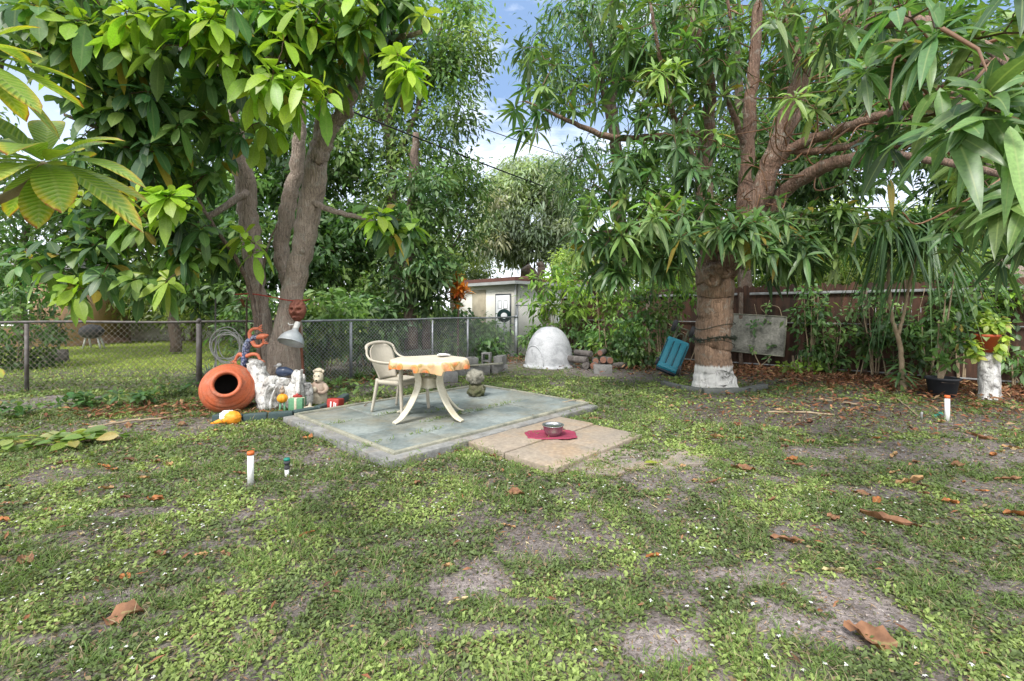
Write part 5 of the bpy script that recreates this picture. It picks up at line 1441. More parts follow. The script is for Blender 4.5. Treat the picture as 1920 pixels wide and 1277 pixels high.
g = MB(); lathe(g, [(0, .092), (.102, .092)], 30, TM(qb)); g.build('water', mat('water', (.05, .06, .055), None, 3, .08, 0, spec=.6), t)
qh = qb + [.03, .2, -.008]
g = MB(); tube(g, spline([qh + [-.14, .02, .008], qh + [-.05, .0, .012], qh + [.05, .03, .03], qh + [.12, .0, .012]], 5), .012, 6)
tag(g.build('bent_twig', M_DBARK, origin=qh), 'dark bent twig lying just behind the steel bowl', 'twig')

# ---- rocks on the slab corner
q = pl(SA - .45, SB - .32, .07) if False else gp(893, 744, .07)
g = MB(); blob(g, q + [0.01, 0, .10], (.13, .12, .13), None, 4, .35, 2.2, flat=-.10); tag(g.build('rock', M_MOSS, origin=q), 'mossy dark rock standing on the far patio corner', 'rock')
g = MB(); blob(g, q + [-.01, -.01, .305], (.135, .13, .115), None, 4, .25, 3.0); tag(g.build('rock', M_STONE, origin=q + [0, 0, .2]), 'round coral stone balanced on the mossy rock', 'rock')

# ================================================================== GARDEN CORNER
# ---- clay jar
jc = gp(418, 775); jc = np.array([jc[0], jc[1] + .12, .315])
ax = Vector((.40, -.82, .36)).normalized()
MJ = Matrix.Translation(Vector(jc)) @ ax.to_track_quat('Z', 'Y').to_matrix().to_4x4()
t = thing('clay_jar', 'big round terracotta jar lying on its side with open mouth', 'jar', (jc[0], jc[1], 0))
g = MB()
th = np.linspace(-PI * .5, PI * .32, 60)
pr = [(max(.345 * math.cos(a), .0) - (.010 if abs(a - PI * .17) < .03 else .006 if abs(a - PI * .24) < .03 else 0), .27 * math.sin(a)) for a in th]
r0, z0 = pr[-1]
pr += [(r0 - .004, z0 + .002), (r0 - .012, z0 + .0), (r0 - .016, z0 + .014), (.165, z0 + .018), (.16, z0 + .03), (.185, z0 + .045), (.19, z0 + .062), (.18, z0 + .075), (.15, z0 + .078), (.138, z0 + .06), (.135, z0 + .02)]
lathe(g, pr, 56, MJ); g.build('jar_body', M_TERRA, t)
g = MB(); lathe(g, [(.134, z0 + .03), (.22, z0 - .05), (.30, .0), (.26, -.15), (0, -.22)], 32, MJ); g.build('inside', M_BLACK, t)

# ---- dark green edging blocks in front
pts = np.array([gp(*p) for p in ((398, 792), (452, 793), (500, 789), (548, 785), (592, 777), (625, 765), (648, 750))])
for k in range(len(pts) - 1):
    a, b = pts[k], pts[k + 1]; d = b - a; L = np.linalg.norm(d); c = (a + b) / 2
    g = MB(); box(g, (0, 0, .04), (L - .012, .10, .12), TM((c[0], c[1] + .03, 0), math.atan2(d[1], d[0])), .018, jitter=.006)
    tag(g.build('edging_block', M_EDGE, origin=c), ['dark green edging block beneath the clay jar', 'dark green edging block beside the orange lump', 'dark green edging block before the white stump', 'dark green edging block before the green gift box', 'dark green edging block before the bear figure', 'dark green edging block behind the red box'][k], 'edging', 'green edging blocks round the ornament corner')
# grey edging ring in front of the mango
pts = np.array([gp(*p) for p in ((1242, 722), (1278, 731), (1318, 737), (1360, 738), (1402, 735), (1436, 728))])
for k in range(len(pts) - 1):
    a, b = pts[k], pts[k + 1]; d = b - a; L = np.linalg.norm(d); c = (a + b) / 2
    g = MB(); box(g, (0, 0, .02), (L - .015, .11, .13), TM((c[0], c[1], 0), math.atan2(d[1], d[0])), .02, jitter=.012)
    tag(g.build('edging_block', M_GEDGE, origin=c), ['mossy grey edging block at the ring end near the teal cart', 'mossy grey edging block left before the mango trunk', 'mossy grey edging block straight before the mango trunk', 'mossy grey edging block right before the mango trunk', 'mossy grey edging block at the ring end below the grey board'][k], 'edging', 'grey edging blocks ringing the mango trunk')

# ---- whitewashed stump with prongs
sb = gp(520, 770); sb[1] += .15
t = thing('whitewashed_root', 'whitewashed gnarled stump with short prongs among the ornaments', 'stump', sb)
g = MB(); Ys = sb[1]
blob(g, sb + [0, .03, .10], (.34, .17, .16), None, 4, .2, 1.6)
for spec in ([(505, 765, Ys, .15), (492, 725, Ys, .135), (480, 690, Ys, .115), (476, 680, Ys, .10)], [(520, 765, Ys - .05, .12), (505, 730, Ys - .1, .09), (512, 705, Ys - .1, .06)], [(535, 765, Ys, .15), (532, 725, Ys, .13), (533, 708, Ys, .125)], [(550, 765, Ys, .13), (556, 725, Ys, .11), (561, 700, Ys, .085)], [(560, 760, Ys - .1, .08), (562, 730, Ys - .12, .06), (563, 695, Ys - .12, .03)], [(570, 765, Ys - .03, .10), (577, 735, Ys - .05, .07), (575, 718, Ys - .05, .05)], [(496, 768, Ys - .15, .08), (500, 735, Ys - .18, .05), (515, 722, Ys - .18, .03)]):
    limb(g, spec, 18, .09, 5)
for (p_, w_) in (([(498, 768), (499, 740), (505, 722)], .035), ([(508, 768), (512, 742), (520, 724)], .03), ([(562, 738), (563, 715), (566, 693)], .03)):
    tube(g, spline([at(a_, b_, Ys - .2) for a_, b_ in p_], 5), w_, 10, flat=(1.2, .5), rough=.05)
g.build('stump_wood', M_DRIFT, t)

# ---- bird ornament on the stump
q = at(532, 704, Ys - .02)
t = thing('bird_ornament', 'dark blue bird ornament resting on the whitewashed stump', 'ornament', q)
g = MB(); P = spline([q + [-.10, 0, .04], q + [-.06, 0, .05], q + [.02, 0, .055], q + [.1, 0, .045], q + [.19, 0, .02]], 5); tube(g, P, np.interp(np.linspace(0, 1, len(P)), [0, .2, .5, .8, 1], [.03, .065, .07, .04, .008]), 14); g.build('body', M_BLUE, t)
g = MB(); P = spline([q + [-.07, 0, .06], q + [-.09, 0, .10], q + [-.075, 0, .135]], 4); tube(g, P, .018, 10); blob(g, q + [-.065, 0, .145], (.036, .03, .03), None, 3, .05); tube(g, [q + [-.09, 0, .145], q + [-.14, -.01, .13]], [.012, .003], 8); g.build('head', mat('grey_resin', (.35, .35, .34), (.2, .2, .2), 8), t)

# ---- lizard ornament
YL = Ys + .05
la = lambda px, py, dy=0: at(px, py, YL + dy)
t = thing('lizard_ornament', 'orange legged lizard ornament with grey mosaic back above the clay jar', 'ornament', la(458, 775) * [1, 1, 0])
g = MB(); Q = spline([la(484, 632), la(474, 634), la(464, 646), la(460, 665), la(457, 685), la(455, 700), la(463, 712)], 5)
tube(g, Q, np.interp(np.linspace(0, 1, len(Q)), [0, .12, .3, .55, .8, 1], [.04, .055, .068, .06, .045, .012]), 14, flat=(1, .7)); g.build('body', M_SCALE, t)
g = MB(); Q = spline([la(482, 633), la(490, 631), la(497, 630), la(503, 628)], 4); tube(g, Q, np.interp(np.linspace(0, 1, len(Q)), [0, .35, .7, 1], [.04, .062, .05, .015]), 14, flat=(1, .7)); g.build('head', M_LIZO, t)
for spec in ([(470, 637), (468, 624), (474, 617), (484, 616)], [(473, 640), (478, 648), (487, 649), (493, 644)], [(462, 668), (474, 664), (483, 666), (488, 675)], [(457, 668), (450, 664), (445, 668), (441, 676)]):
    g = MB(); Q = spline([la(*p, -.03) for p in spec], 5); tube(g, Q, np.linspace(.030, .018, len(Q)), 10)
    e = Q[-1]; d = nrm(Q[-1] - Q[-2]); s = np.array([-d[2], 0, d[0]])
    for w in (-1, -.35, .35, 1): tube(g, [e - d * .01, e + d * .035 + s * w * .035, e + d * .06 + s * w * .05], [.010, .008, .006], 6)
    g.build('leg', M_LIZO, t)
g = MB(); tube(g, [la(462, 700, .03), la(465, 735, .02), la(467, 775, .02) * [1, 1, 0]], .008, 6); g.build('support_rod', M_RUST, t)

# ---- hose coil hung on a stake
q = at(427, 650, 6.95)
t = thing('wire_coil', 'loose coil of grey hose hanging left of the lizard ornament', 'coil', q)
g = MB()
for k in range(7):
    a = np.linspace(0, 2 * PI, 36); r1_, r2_ = .21 + random.uniform(-.04, .05), .235 + random.uniform(-.05, .04); ph = random.uniform(-.4, .4)
    x = np.cos(a) * r1_; z = np.sin(a) * r2_
    tube(g, np.c_[q[0] + x * math.cos(ph) - z * math.sin(ph) + random.uniform(-.04, .04), q[1] + .03 * np.sin(a * 2 + k) - .01 * k, q[2] + x * math.sin(ph) + z * math.cos(ph) + random.uniform(-.03, .03)], .0075, 6, caps=False)
tube(g, spline([q + [-.17, 0, -.1], q + [-.16, -.02, -.3], q + [-.08, -.03, -.5], q + [-.02, 0, -.56]], 6), .0075, 6)
g.build('hose', M_HOSE, t)
g = MB(); tube(g, [at(404, 748, 7.05) * [1, 1, 0], at(404, 560, 7.05)], .011, 8); g.build('stake', M_OLDG, t)

# ---- reflector lamp on a rusty pole
YP = 6.75
t = thing('reflector_lamp', 'silver dish reflector lamp on a rusty pole before the trunk', 'lamp', at(570, 765, YP) * [1, 1, 0])
q = at(556, 612, YP - .05)
axl = Vector((-.12, -.42, -.9)).normalized()
ML = Matrix.Translation(Vector(q)) @ axl.to_track_quat('Z', 'Y').to_matrix().to_4x4()
g = MB(); lathe(g, [(.04, .05), (.05, .07), (.09, .10), (.135, .145), (.168, .20), (.182, .255), (.187, .258), (.187, .264), (.179, .262), (.16, .20), (.12, .14), (.05, .09)], 40, ML); g.build('reflector', M_REFL, t)
g = MB(); lathe(g, [(0, -.07), (.035, -.065), (.042, -.03), (.04, .02), (.045, .05), (.0, .052)], 20, ML); tube(g, [q + [-.04, 0, .03], q + [-.10, -.01, .02], q + [-.12, 0, .05]], .008, 6); g.build('socket', mat('chalky_grey', (.5, .5, .48), (.38, .38, .36), 8), t)
g = MB(); tube(g, [at(560, 606, YP), at(564, 640, YP + .02), at(568, 690, YP + .02), at(570, 765, YP) * [1, 1, 0] - [0, 0, .02]], .02, 8, rough=.1); g.build('pole', M_RUST, t)

# ---- clay face on the trunk and red rope
q = at(557, 582, 6.90)
g = MB(); n = 34; uu_, vv_ = np.meshgrid(np.linspace(-1, 1, n), np.linspace(-1, 1, n))
rr_ = np.sqrt((uu_ / (.92 - .12 * (vv_ < 0) * np.abs(vv_))) ** 2 + vv_ ** 2)
gs = lambda x, y, sx, sy, a: a * np.exp(-((uu_ - x) / sx) ** 2 - ((vv_ - y) / sy) ** 2)
hh_ = .09 * np.sqrt(np.clip(1 - rr_ ** 2, 0, 1)) + gs(0, -.02, .13, .25, .07) + gs(0, -.2, .22, .12, .03) + gs(-.35, .28, .22, .1, .035) + gs(.35, .28, .22, .1, .035) - gs(-.35, .08, .17, .1, .05) - gs(.35, .08, .17, .1, .05) + gs(-.45, -.22, .2, .2, .03) + gs(.45, -.22, .2, .2, .03) - gs(0, -.48, .3, .06, .03) + gs(0, -.6, .25, .08, .025) + .012 * np.sin(uu_ * 14 + np.sin(vv_ * 6) * 2) * (vv_ > .45) + .012 * np.sin(uu_ * 16) * (vv_ < -.6)
k_ = np.clip(1 / np.maximum(rr_, 1e-6), 0, 1); xx_ = uu_ * k_ * .145; zz_ = vv_ * k_ * .17
V = np.stack([q[0] + xx_, q[1] - hh_ + .02 + 0 * xx_, q[2] + zz_], -1).reshape(-1, 3)
i = np.arange(n - 1)[:, None]; j = np.arange(n - 1)[None]
g.add(V, np.stack([i * n + j, i * n + j + 1, (i + 1) * n + j + 1, (i + 1) * n + j], -1).reshape(-1, 4))
V2 = V.copy(); V2[:, 1] = q[1] + .06; V2[:, 0] = q[0] + (V2[:, 0] - q[0]) * .8; V2[:, 2] = q[2] + (V2[:, 2] - q[2]) * .8
tag(g.build('face_plaque', M_MASK, origin=q), 'reddish brown clay face plaque hung on the main grey trunk', 'plaque')
g = MB()
tube(g, spline([at(440, 552, 6.97), at(470, 551, 6.95), at(505, 556, 6.93), at(540, 563, 6.92), at(570, 563, 6.95), at(582, 561, 7.15)], 5), .010, 6, rough=.1)
tag(g.build('rope', M_ROPE, origin=at(440, 552, 6.97)), 'red rope stretched across the trunk above the clay face', 'rope')

# ---- bear figure
q = gp(592, 760); q[1] += .1; q[2] = 0
t = thing('bear_figure', 'cream bear figure in apron standing at the right of the stump', 'figurine', q)
g = MB(); lathe(g, [(0, 0), (.11, 0), (.125, .03), (.125, .12), (.118, .22), (.10, .29), (.07, .33), (.04, .35), (0, .355)], 24, TM(q)); g.build('body', M_BROWN, t)
g = MB(); blob(g, q + [0, -.01, .40], (.072, .065, .095), None, 4, .06); blob(g, q + [0.01, -.07, .365], (.042, .04, .035), None, 3, .05)
for sg in (-1, 1): blob(g, q + [sg * .06, 0, .485], (.026, .018, .026), None, 3, .05)
blob(g, q + [0, .0, .50], (.062, .055, .035), None, 3, .1)
g.build('head', M_CREAM, t)
g = MB(); blob(g, q + [.01, -.105, .365], (.016, .012, .012), None, 2, 0); blob(g, q + [-.028, -.066, .425], (.01, .008, .012), None, 2, 0); blob(g, q + [.03, -.066, .425], (.01, .008, .012), None, 2, 0); g.build('face_marks', M_BLACK, t)
g = MB()
a = np.linspace(-PI * .95, -PI * .05, 22)
V = []
for z, r in ((.02, .135), (.08, .134), (.15, .131), (.19, .127)): V.append(np.c_[q[0] + np.cos(a) * r, q[1] + np.sin(a) * r, np.full(22, z)])
f = [[i * 22 + j, i * 22 + j + 1, i * 22 + 23 + j, i * 22 + 22 + j] for i in range(3) for j in range(21)]
g.add(np.concatenate(V), f); g.build('apron', M_CREAM, t)
for sg in (-1, 1):
    g = MB(); Q = spline([q + [sg * .085, -.01, .29], q + [sg * .14, -.05, .23], q + [sg * .12, -.12, .19], q + [sg * .05, -.145, .2]], 5); tube(g, Q, np.linspace(.034, .024, len(Q)), 10); g.build('arm', M_BROWN, t)
g = MB(); blob(g, q + [0, -.14, .235], (.03, .025, .045), None, 3, .1); g.build('held_cub', M_CREAM, t)

# ---- gift box, red box, pumpkin figure, star, orange lump
q = gp(552, 774); q[1] += .09
t = thing('gift_box', 'green painted gift box ornament with red bow', 'ornament', q)
M_ = TM(q, R(6))
g = MB(); box(g, (0, 0, .095), (.185, .17, .19), M_, .006); g.build('box', M_GIFT, t)
g = MB(); box(g, (0, 0, .095), (.03, .176, .196), M_, .002); box(g, (0, 0, .0955), (.19, .03, .197), M_, .002); g.build('ribbon', M_CREAM, t)
g = MB(); blob(g, (0, 0, .222), (.026, .026, .026), M_, 3, .1); blob(g, (-.03, 0, .21), (.034, .02, .02), M_, 3, .1); blob(g, (.03, 0, .21), (.034, .02, .02), M_, 3, .1); g.build('bow', M_RED, t)
q = gp(628, 770)
t = thing('red_box', 'faded red box ornament with white streaks beside the patio slab', 'ornament', q)
M_ = TM(q, R(-12), R(-6)); g = MB(); box(g, (0, 0, .09), (.185, .15, .16), M_, .018, jitter=.004); g.build('box', M_RED, t)
g = MB()
for (x, w, h_, z) in ((-.02, .02, .1, .08), (.03, .016, .07, .09), (.055, .014, .09, .07)): box(g, (x, -.077, z), (w, .008, h_), M_, .003)
g.build('white_streak', M_WHITE, t)
g = MB(); lathe(g, [(0, -.0), (.03, 0), (.034, .01), (.03, .02), (0, .02)], 14, M_); g.build('foot', M_CREAM, t)
q = gp(526, 776); q[1] += .05
t = thing('pumpkin_figure', 'small orange pumpkin figure standing before the white stump', 'ornament', q)
g = MB()
th_ = np.linspace(0, 2 * PI, 40, endpoint=False); V = []
for i in range(13):
    ph = -PI / 2 + PI * i / 12; V.append(np.c_[np.cos(th_) * .068 * math.cos(ph) * (1 + .07 * np.cos(th_ * 8)), np.sin(th_) * .068 * math.cos(ph) * (1 + .07 * np.cos(th_ * 8)), np.full(40, .062 * math.sin(ph))])
g.add(np.concatenate(V) + q + [0, 0, .2], [[i * 40 + j, i * 40 + (j + 1) % 40, (i + 1) * 40 + (j + 1) % 40, (i + 1) * 40 + j] for i in range(12) for j in range(40)]); g.build('pumpkin', M_GOLD, t)
g = MB(); blob(g, q + [0, 0, .30], (.035, .032, .04), None, 3, .15); tube(g, [q + [0, 0, .32], q + [.005, 0, .37]], [.03, .004], 8); g.build('hat', M_BROWN, t)
for sg in (-1, 1):
    g = MB(); tube(g, [q + [sg * .025, 0, .15], q + [sg * .03, 0, .07], q + [sg * .035, -.01, 0]], [.016, .014, .022], 8); g.build('leg', M_GIFT, t)
q = gp(571, 782); q[1] += .14
g = MB(); V = [(0, -.02, .04)]
for k in range(10):
    r = .085 if k % 2 == 0 else .04; a = PI / 2 + k * PI / 5; V.append((math.cos(a) * r, 0, math.sin(a) * r))
V += [(x, .02, z) for (x, y, z) in V[1:]]
g.add(np.array(V), [[0, 1 + k, 1 + (k + 1) % 10] for k in range(10)] + [[1 + k, 11 + k, 11 + (k + 1) % 10, 1 + (k + 1) % 10] for k in range(10)], M=TM(q + [0, 0, .075], 0, R(-12)))
tag(g.build('star_ornament', M_CREAM, origin=q, smooth_=False), 'small cream star ornament leaning right of the green gift box', 'ornament')
q = gp(430, 795)
t = thing('orange_ornament', 'orange and white broken ornament lying on its side in the grass', 'ornament', q)
g = MB(); blob(g, q + [.03, 0, .075], (.115, .09, .085), None, 4, .12, 2); g.build('body', M_GOLD, t)
g = MB(); blob(g, q + [-.03, .012, .095], (.085, .085, .07), None, 4, .2, 3); g.build('white_rim', M_WHITE, t)
g = MB(); Q = spline([q + [-.06, 0, .05], q + [-.13, -.02, .03], q + [-.21, -.03, .012]], 4); tube(g, Q, np.linspace(.045, .008, len(Q)), 10); g.build('tail', M_GOLD, t)

# ---- stakes and sprinklers
for k, (px, py, hh_, lab) in enumerate(((470, 908, .265, 'white pipe stake with orange top in the front grass'), (1776, 791, .31, 'white pipe stake with orange top before the black pot'))):
    q = gp(px, py)
    if k == 0:
        t = thing('marker_stake', lab, 'stake', q, 'white pipe marker stakes')
        g = MB(); lathe(g, [(0, -.03), (.024, -.03), (.024, .235), (.0, .235)], 18, TM(q)); pipe = g.build('pipe', M_WHITE, t)
        g = MB(); lathe(g, [(0.0, .236), (.026, .236), (.027, .262), (.018, .266), (.0, .262)], 18, TM(q)); cap = g.build('cap', M_ORANGE, t); first = t
    else:
        t = first.copy(); COL.objects.link(t); t.location = q; t.scale = (1.1, 1.1, 1.25); t['label'] = lab
        for ch in (pipe, cap): c_ = ch.copy(); COL.objects.link(c_); c_.parent = t
q = gp(538, 892)
t = thing('sprinkler', 'green topped sprinkler head on a white riser in the front grass', 'sprinkler', q)
g = MB(); lathe(g, [(0, -.02), (.017, -.02), (.017, .055), (0, .055)], 14, TM(q)); g.build('riser', M_WHITE, t)
g = MB(); lathe(g, [(0, .056), (.02, .056), (.024, .07), (.018, .085), (.018, .1), (.026, .104), (.026, .125), (.02, .127), (0, .127)], 16, TM(q)); g.build('nozzle_body', M_RUBBER, t)
g = MB(); lathe(g, [(0, .128), (.024, .128), (.026, .14), (.02, .15), (0, .152)], 16, TM(q)); g.build('cap', M_GREENP, t)
q = gp(1757, 783)
g = MB(); M_ = TM(q + [0, 0, .03], R(15), 0, R(80)); lathe(g, [(0, -.07), (.025, -.07), (.028, -.04), (.018, -.03), (.018, .02), (.03, .03), (.03, .07), (0, .072)], 16, M_)
tag(g.build('sprinkler_part', M_GREENP, origin=q), 'green sprinkler piece lying beside the right pipe stake', 'sprinkler')
q = gp(1728, 787)
g = MB(); tube(g, [q - [0, 0, .03], q + [0, 0, .07], q + [.005, 0, .10]], .013, 8); tag(g.build('short_peg', M_TYRE, origin=q), 'short grey peg poking up left of the green sprinkler piece', 'peg')

# ================================================================== BACK OF THE YARD
# ---- dome
q = gp(1030, 686)
t = thing('dome_kennel', 'pale grey plastic dome kennel standing before the fence corner', 'kennel', q)
g = MB(); RD, HD = .60, .98
pr = []
for k in range(26):
    a = PI / 2 * k / 25; pr.append((RD * math.cos(a) ** .82, HD * math.sin(a) ** 1.0))
pr = [(RD + .05, -.02), (RD + .05, .03), (RD + .01, .045)] + pr[1:]
lathe(g, pr, 56, TM(q)); g.build('shell', M_DOME, t)
# arched doorway outline standing proud on the left front
g = MB(); am = R(218)
P = []
for k in range(25):
    s_ = PI * k / 24; y_ = -math.cos(s_) * .36; z_ = .05 + math.sin(s_) ** .8 * .48
    ang = am + y_ / RD
    rr_ = RD * max(0, 1 - (max(z_, .0) / HD) ** 2) ** (.82 / 2)
    P.append(q + [math.cos(ang) * (rr_ + .004), math.sin(ang) * (rr_ + .004), z_])
tube(g, P, .016, 8); g.build('door_moulding', M_DOME, t)

# ---- log pile and block
g0 = gp(1130, 697)
lp = [(1098, 690, .09, 0), (1112, 692, .085, 1), (1100, 676, .085, 0), (1117, 677, .075, 1), (1131, 675, .085, 2), (1144, 676, .085, 2), (1150, 690, .07, 0), (1108, 664, .075, 0), (1125, 662, .07, 1), (1160, 688, .075, 0)]
labs = ['lowest log at the left end of the log pile', 'dark log right of the lowest left log', 'grey log on the left of the pile middle', 'thin log in the pile middle', 'log with reddish cut end in the pile middle', 'log with orange cut end at the pile right', 'short log right behind the concrete block', 'grey log on the pile top left', 'log on the very top of the pile', 'round grey log at the right end of the pile']
for k, ((px, py, r, e), lab) in enumerate(zip(lp, labs)):
    c = at(px, py, 10.7 + .02 * k); d = nrm(np.array([[.25, .9, -1.2, .1, .3, -.3, 1.4, -.8, .5, 1.3][k], 1, random.uniform(-.1, .05)]))
    c[2] = max(c[2], r)
    t = thing('log', lab, 'log', c, 'logs in the pile by the wooden fence')
    g = MB(); tube(g, [c, c + d * .2, c + d * .5], r, 14, rough=.12); g.build('bark', M_LOG, t)
    g = MB(); tube(g, [c - d * .012, c + d * .02], [r * .86, r * .93], 14); g.build('cut_end', M_LOGEND if e else M_LOG, t, smooth_=False)


def hollow_block(g, M, L=.39, Wd=.19, Hh=.19):
    for y in (-1, 1): box(g, (0, y * (Wd / 2 - .016), 0), (L, .032, Hh), M, .004)
    for x in (-1, 0, 1): box(g, (x * (L / 2 - .016), 0, -.001), (.0318, Wd - .0645, Hh - .004), M, .002)


q = gp(1130, 700)
g = MB(); hollow_block(g, TM(q + [0, 0, .09], R(-4))); tag(g.build('concrete_block', M_BLOCK, origin=q), 'clean grey concrete block in front of the log pile', 'block')
# low wall of cinder blocks
ws = [((838, 716), 0, 20, 'lower block nearest the table leg'), ((868, 706), 0, 24, 'lower block behind the mossy rock'), ((900, 703), 0, 22, 'dark lower block right of the balanced stone'), ((934, 699), 0, 24, 'lower block at the right end of the low wall'), ((848, 712), 1, 18, 'tilted upper block nearest the table'), ((878, 704), 1, 30, 'upper block above the balanced stone'), ((938, 699), 1, 75, 'mossy upright block at the right end of the wall')]
for k, ((px, py), lv, rz_, lab) in enumerate(ws):
    q = gp(px, py); q[2] = .02 + lv * .192
    g = MB(); hollow_block(g, TM(q + [0, 0, .075], R(rz_), R(4 * (k % 3 - 1)) if lv else 0)); tag(g.build('cinder_block', M_BLOCK, origin=q), 'grey cinder ' + lab, 'block', 'cinder blocks of the low wall')
q = gp(912, 702); q[2] = .4
g = MB(); hollow_block(g, TM(gp(912, 702) + [0, .1, .285], R(80), 0, R(90)), .36); tag(g.build('cinder_block', M_BLOCK, origin=q), 'pale cinder block standing on end in the low wall', 'block', 'cinder blocks of the low wall')
q = gp(895, 705)
g = MB(); box(g, (0, 0, 0), (1.1, .12, .025), TM(q + [0, -.02, .235], R(12), 0, R(-3)), .004, jitter=.004); tag(g.build('plank', M_TRIM, origin=q), 'weathered plank laid along the top of the cinder blocks', 'plank')

# ---- teal lawn cart standing on end
q = gp(1248, 704)
MT = TM(q + [0, .0, .06], R(-26), R(-14), R(20))
t = thing('lawn_mower', 'teal plastic mower standing on end against the fence shrubs', 'mower', q)
g = MB(); box(g, (0, .05, .40), (.46, .32, .72), MT, .05, jitter=.0)
box(g, (0, .22, .45), (.36, .06, .5), MT, .025)
for x in (-.14, .0, .14): box(g, (x, -.112, .42), (.10, .02, .52), MT, .008)
box(g, (0, -.105, .12), (.42, .05, .10), MT, .02)
g.build('body', M_TEAL, t)
g = MB()
for x in (-.21, -.07, .07, .21): box(g, (x, -.113, .42), (.012, .008, .54), MT, .002)
box(g, (0, -.1135, .155), (.40, .008, .012), MT, .002); box(g, (0, .02, .03), (.44, .24, .07), MT, .025)
g.build('dark_seam', M_NAVY, t)
g = MB()
for sg in (-1, 1): box(g, (sg * .11, -.02, .88), (.04, .09, .28), MT, .008)
tube(g, [(-.2, -.05, 1.01), (.2, -.05, 1.01)], .016, 8, M=MT); tube(g, spline([(-.07, -.03, .78), (-.03, -.08, .87), (.05, -.06, .88), (.08, -.03, .78)], 5), .014, 8, M=MT); g.build('axle_bracket', mat('olive_metal', (.17, .17, .11), (.1, .1, .07), 9, .7), t)
for (x, y, z, r, w) in ((-.19, -.05, 1.01, .13, .085), (.19, -.05, 1.01, .13, .085), (.235, -.15, .14, .10, .055), (-.245, -.07, .16, .085, .05)):
    Mw = MT @ Matrix.Translation((x, y, z)) @ Matrix.Rotation(R(90), 4, 'Y')
    g = MB(); lathe(g, [(r * .55, -w / 2), (r * .9, -w / 2), (r, -w / 3), (r, w / 3), (r * .9, w / 2), (r * .55, w / 2)], 26, Mw)
    wh = g.build('wheel', M_RUBBER, t)
    g = MB(); lathe(g, [(0, -w * .42), (r * .3, -w * .55), (r * .56, -w * .42), (r * .56, w * .42), (r * .3, w * .55), (0, w * .42)], 20, Mw); g.build('rim', M_TYRE, wh)

# ---- grey board hung on the fence
tb_ = .585
c = FW0 + FWd * (FWL * tb_)
# place it where the sight line of px 1425 meets the fence
k = (1421 - 960) / F; tt = (k * FW0[1] - FW0[0]) / (FWd[0] - k * FWd[1]); c = FW0 + FWd * tt + FWn * .14
q = np.array([c[0], c[1], H - (627 - HY) / F * c[1]])
t = thing('grey_board', 'square weathered grey board hung on the dark fence', 'board', q - [0, 0, .45])
g = MB(); Mb = TM(q, rz, R(-3), R(3)); wd = 1.22 ; ht = 72 / F * c[1]
box(g, (0, 0, 0), (wd, .03, ht), Mb, .01, jitter=.006); g.build('panel', M_BOARD, t)
g = MB()
for (x0, z0, x1, z1) in ((-wd / 2, ht / 2, wd / 2, ht / 2), (-wd / 2, -ht / 2, wd / 2, -ht / 2), (-wd / 2, -ht / 2, -wd / 2, ht / 2), (wd / 2, -ht / 2, wd / 2, ht / 2)):
    tube(g, [(x0, -.018, z0), (x1, -.018, z1)], .014, 6, M=Mb)
g.build('rim', M_TRIM, t)
g = MB()
tube(g, spline([(wd * .18, -.02, ht * .5), (wd * .05, -.03, ht * .72), (wd * .32, .05, ht * .75), (wd * .42, -.02, ht * .5)], 6), .008, 5, M=Mb); g.build('hanging_wire', M_STICK, t)

# ---- wire garland round the mango trunk
tc_ = at(1339, 640, 8.3)
for k, (py, tilt, r, lab) in enumerate(((610, .10, .012, 'upper vine strand wound round the mango trunk'), (634, .05, .022, 'dark leafy garland wound round the mango trunk'), (647, .16, .010, 'lowest thin strand wound round the mango trunk'))):
    z = H - (py - HY) / F * 8.3
    g = MB(); a = np.linspace(0, 2 * PI, 50); rad = .345 + .012 * np.sin(a * 7 + k)
    P = np.c_[tc_[0] + np.cos(a) * rad, tc_[1] + np.sin(a) * rad, z + tilt * np.cos(a + k) * .6 + .02 * np.sin(a * 3)]
    tube(g, P, r * .6, 6, (.05, .05, .035), caps=False)
    if k == 1:
        n = 240; i_ = RNG.integers(0, 50, n); D = RNG.normal(0, 1, (n, 3)); leaves(g, P[i_], D, RNG.normal(0, 1, (n, 3)), .07, .018, pick([(1, .05, .075, .06), (1, .03, .045, .035)], n), 0)
    tag(g.build('garland', M_FAR, origin=(tc_[0], tc_[1], z)), lab, 'garland')

# ---- vine stems on the fence
for k in range(14):
    tt = random.uniform(.38, 1.0) * FWL; a = FW0 + FWd * tt + FWn * .16; b = FW0 + FWd * (tt + random.uniform(-.7, .7)) + FWn * .12
    P = spline([np.r_[a + FWn * .25, 0], np.r_[a * .7 + b * .3, .5 + random.uniform(-.1, .1)] + np.r_[FWd * random.uniform(-.3, .3), 0], np.r_[a * .3 + b * .7, 1.1] + np.r_[FWd * random.uniform(-.3, .3), 0], np.r_[b, random.uniform(1.4, 1.9)]], 6)
    t = thing('climbing_vine', 'thin bare stemmed vine with few leaves climbing the dark boards', 'vine', P[0], 'vines climbing the wooden fence')
    g = MB(); tube(g, P, np.linspace(.012, .005, len(P)), 5); g.build('stem', M_STICK, t)
    g = MB(); C = P[RNG.integers(4, len(P), 7)] + np.r_[FWn * .06, 0] + RNG.normal(0, .05, (7, 3)); rosettes(g, C, np.tile(np.r_[FWn, .5], (7, 1)), (3, 6), .12, .07, pick(GL, 7), 'obov', 4, (.1, .4), (50, 95)); g.build('foliage', M_BROAD, t)

# ================================================================== HOUSES BEYOND
hc = np.array([.15, 20.0]); ang = R(47)
dl = np.array([-math.cos(ang), math.sin(ang)]); dr = np.array([math.sin(R(50)), math.cos(R(50))])
t = thing('house', 'low cream house with red brown roof edge and white door', 'house', (hc[0], hc[1], 0))


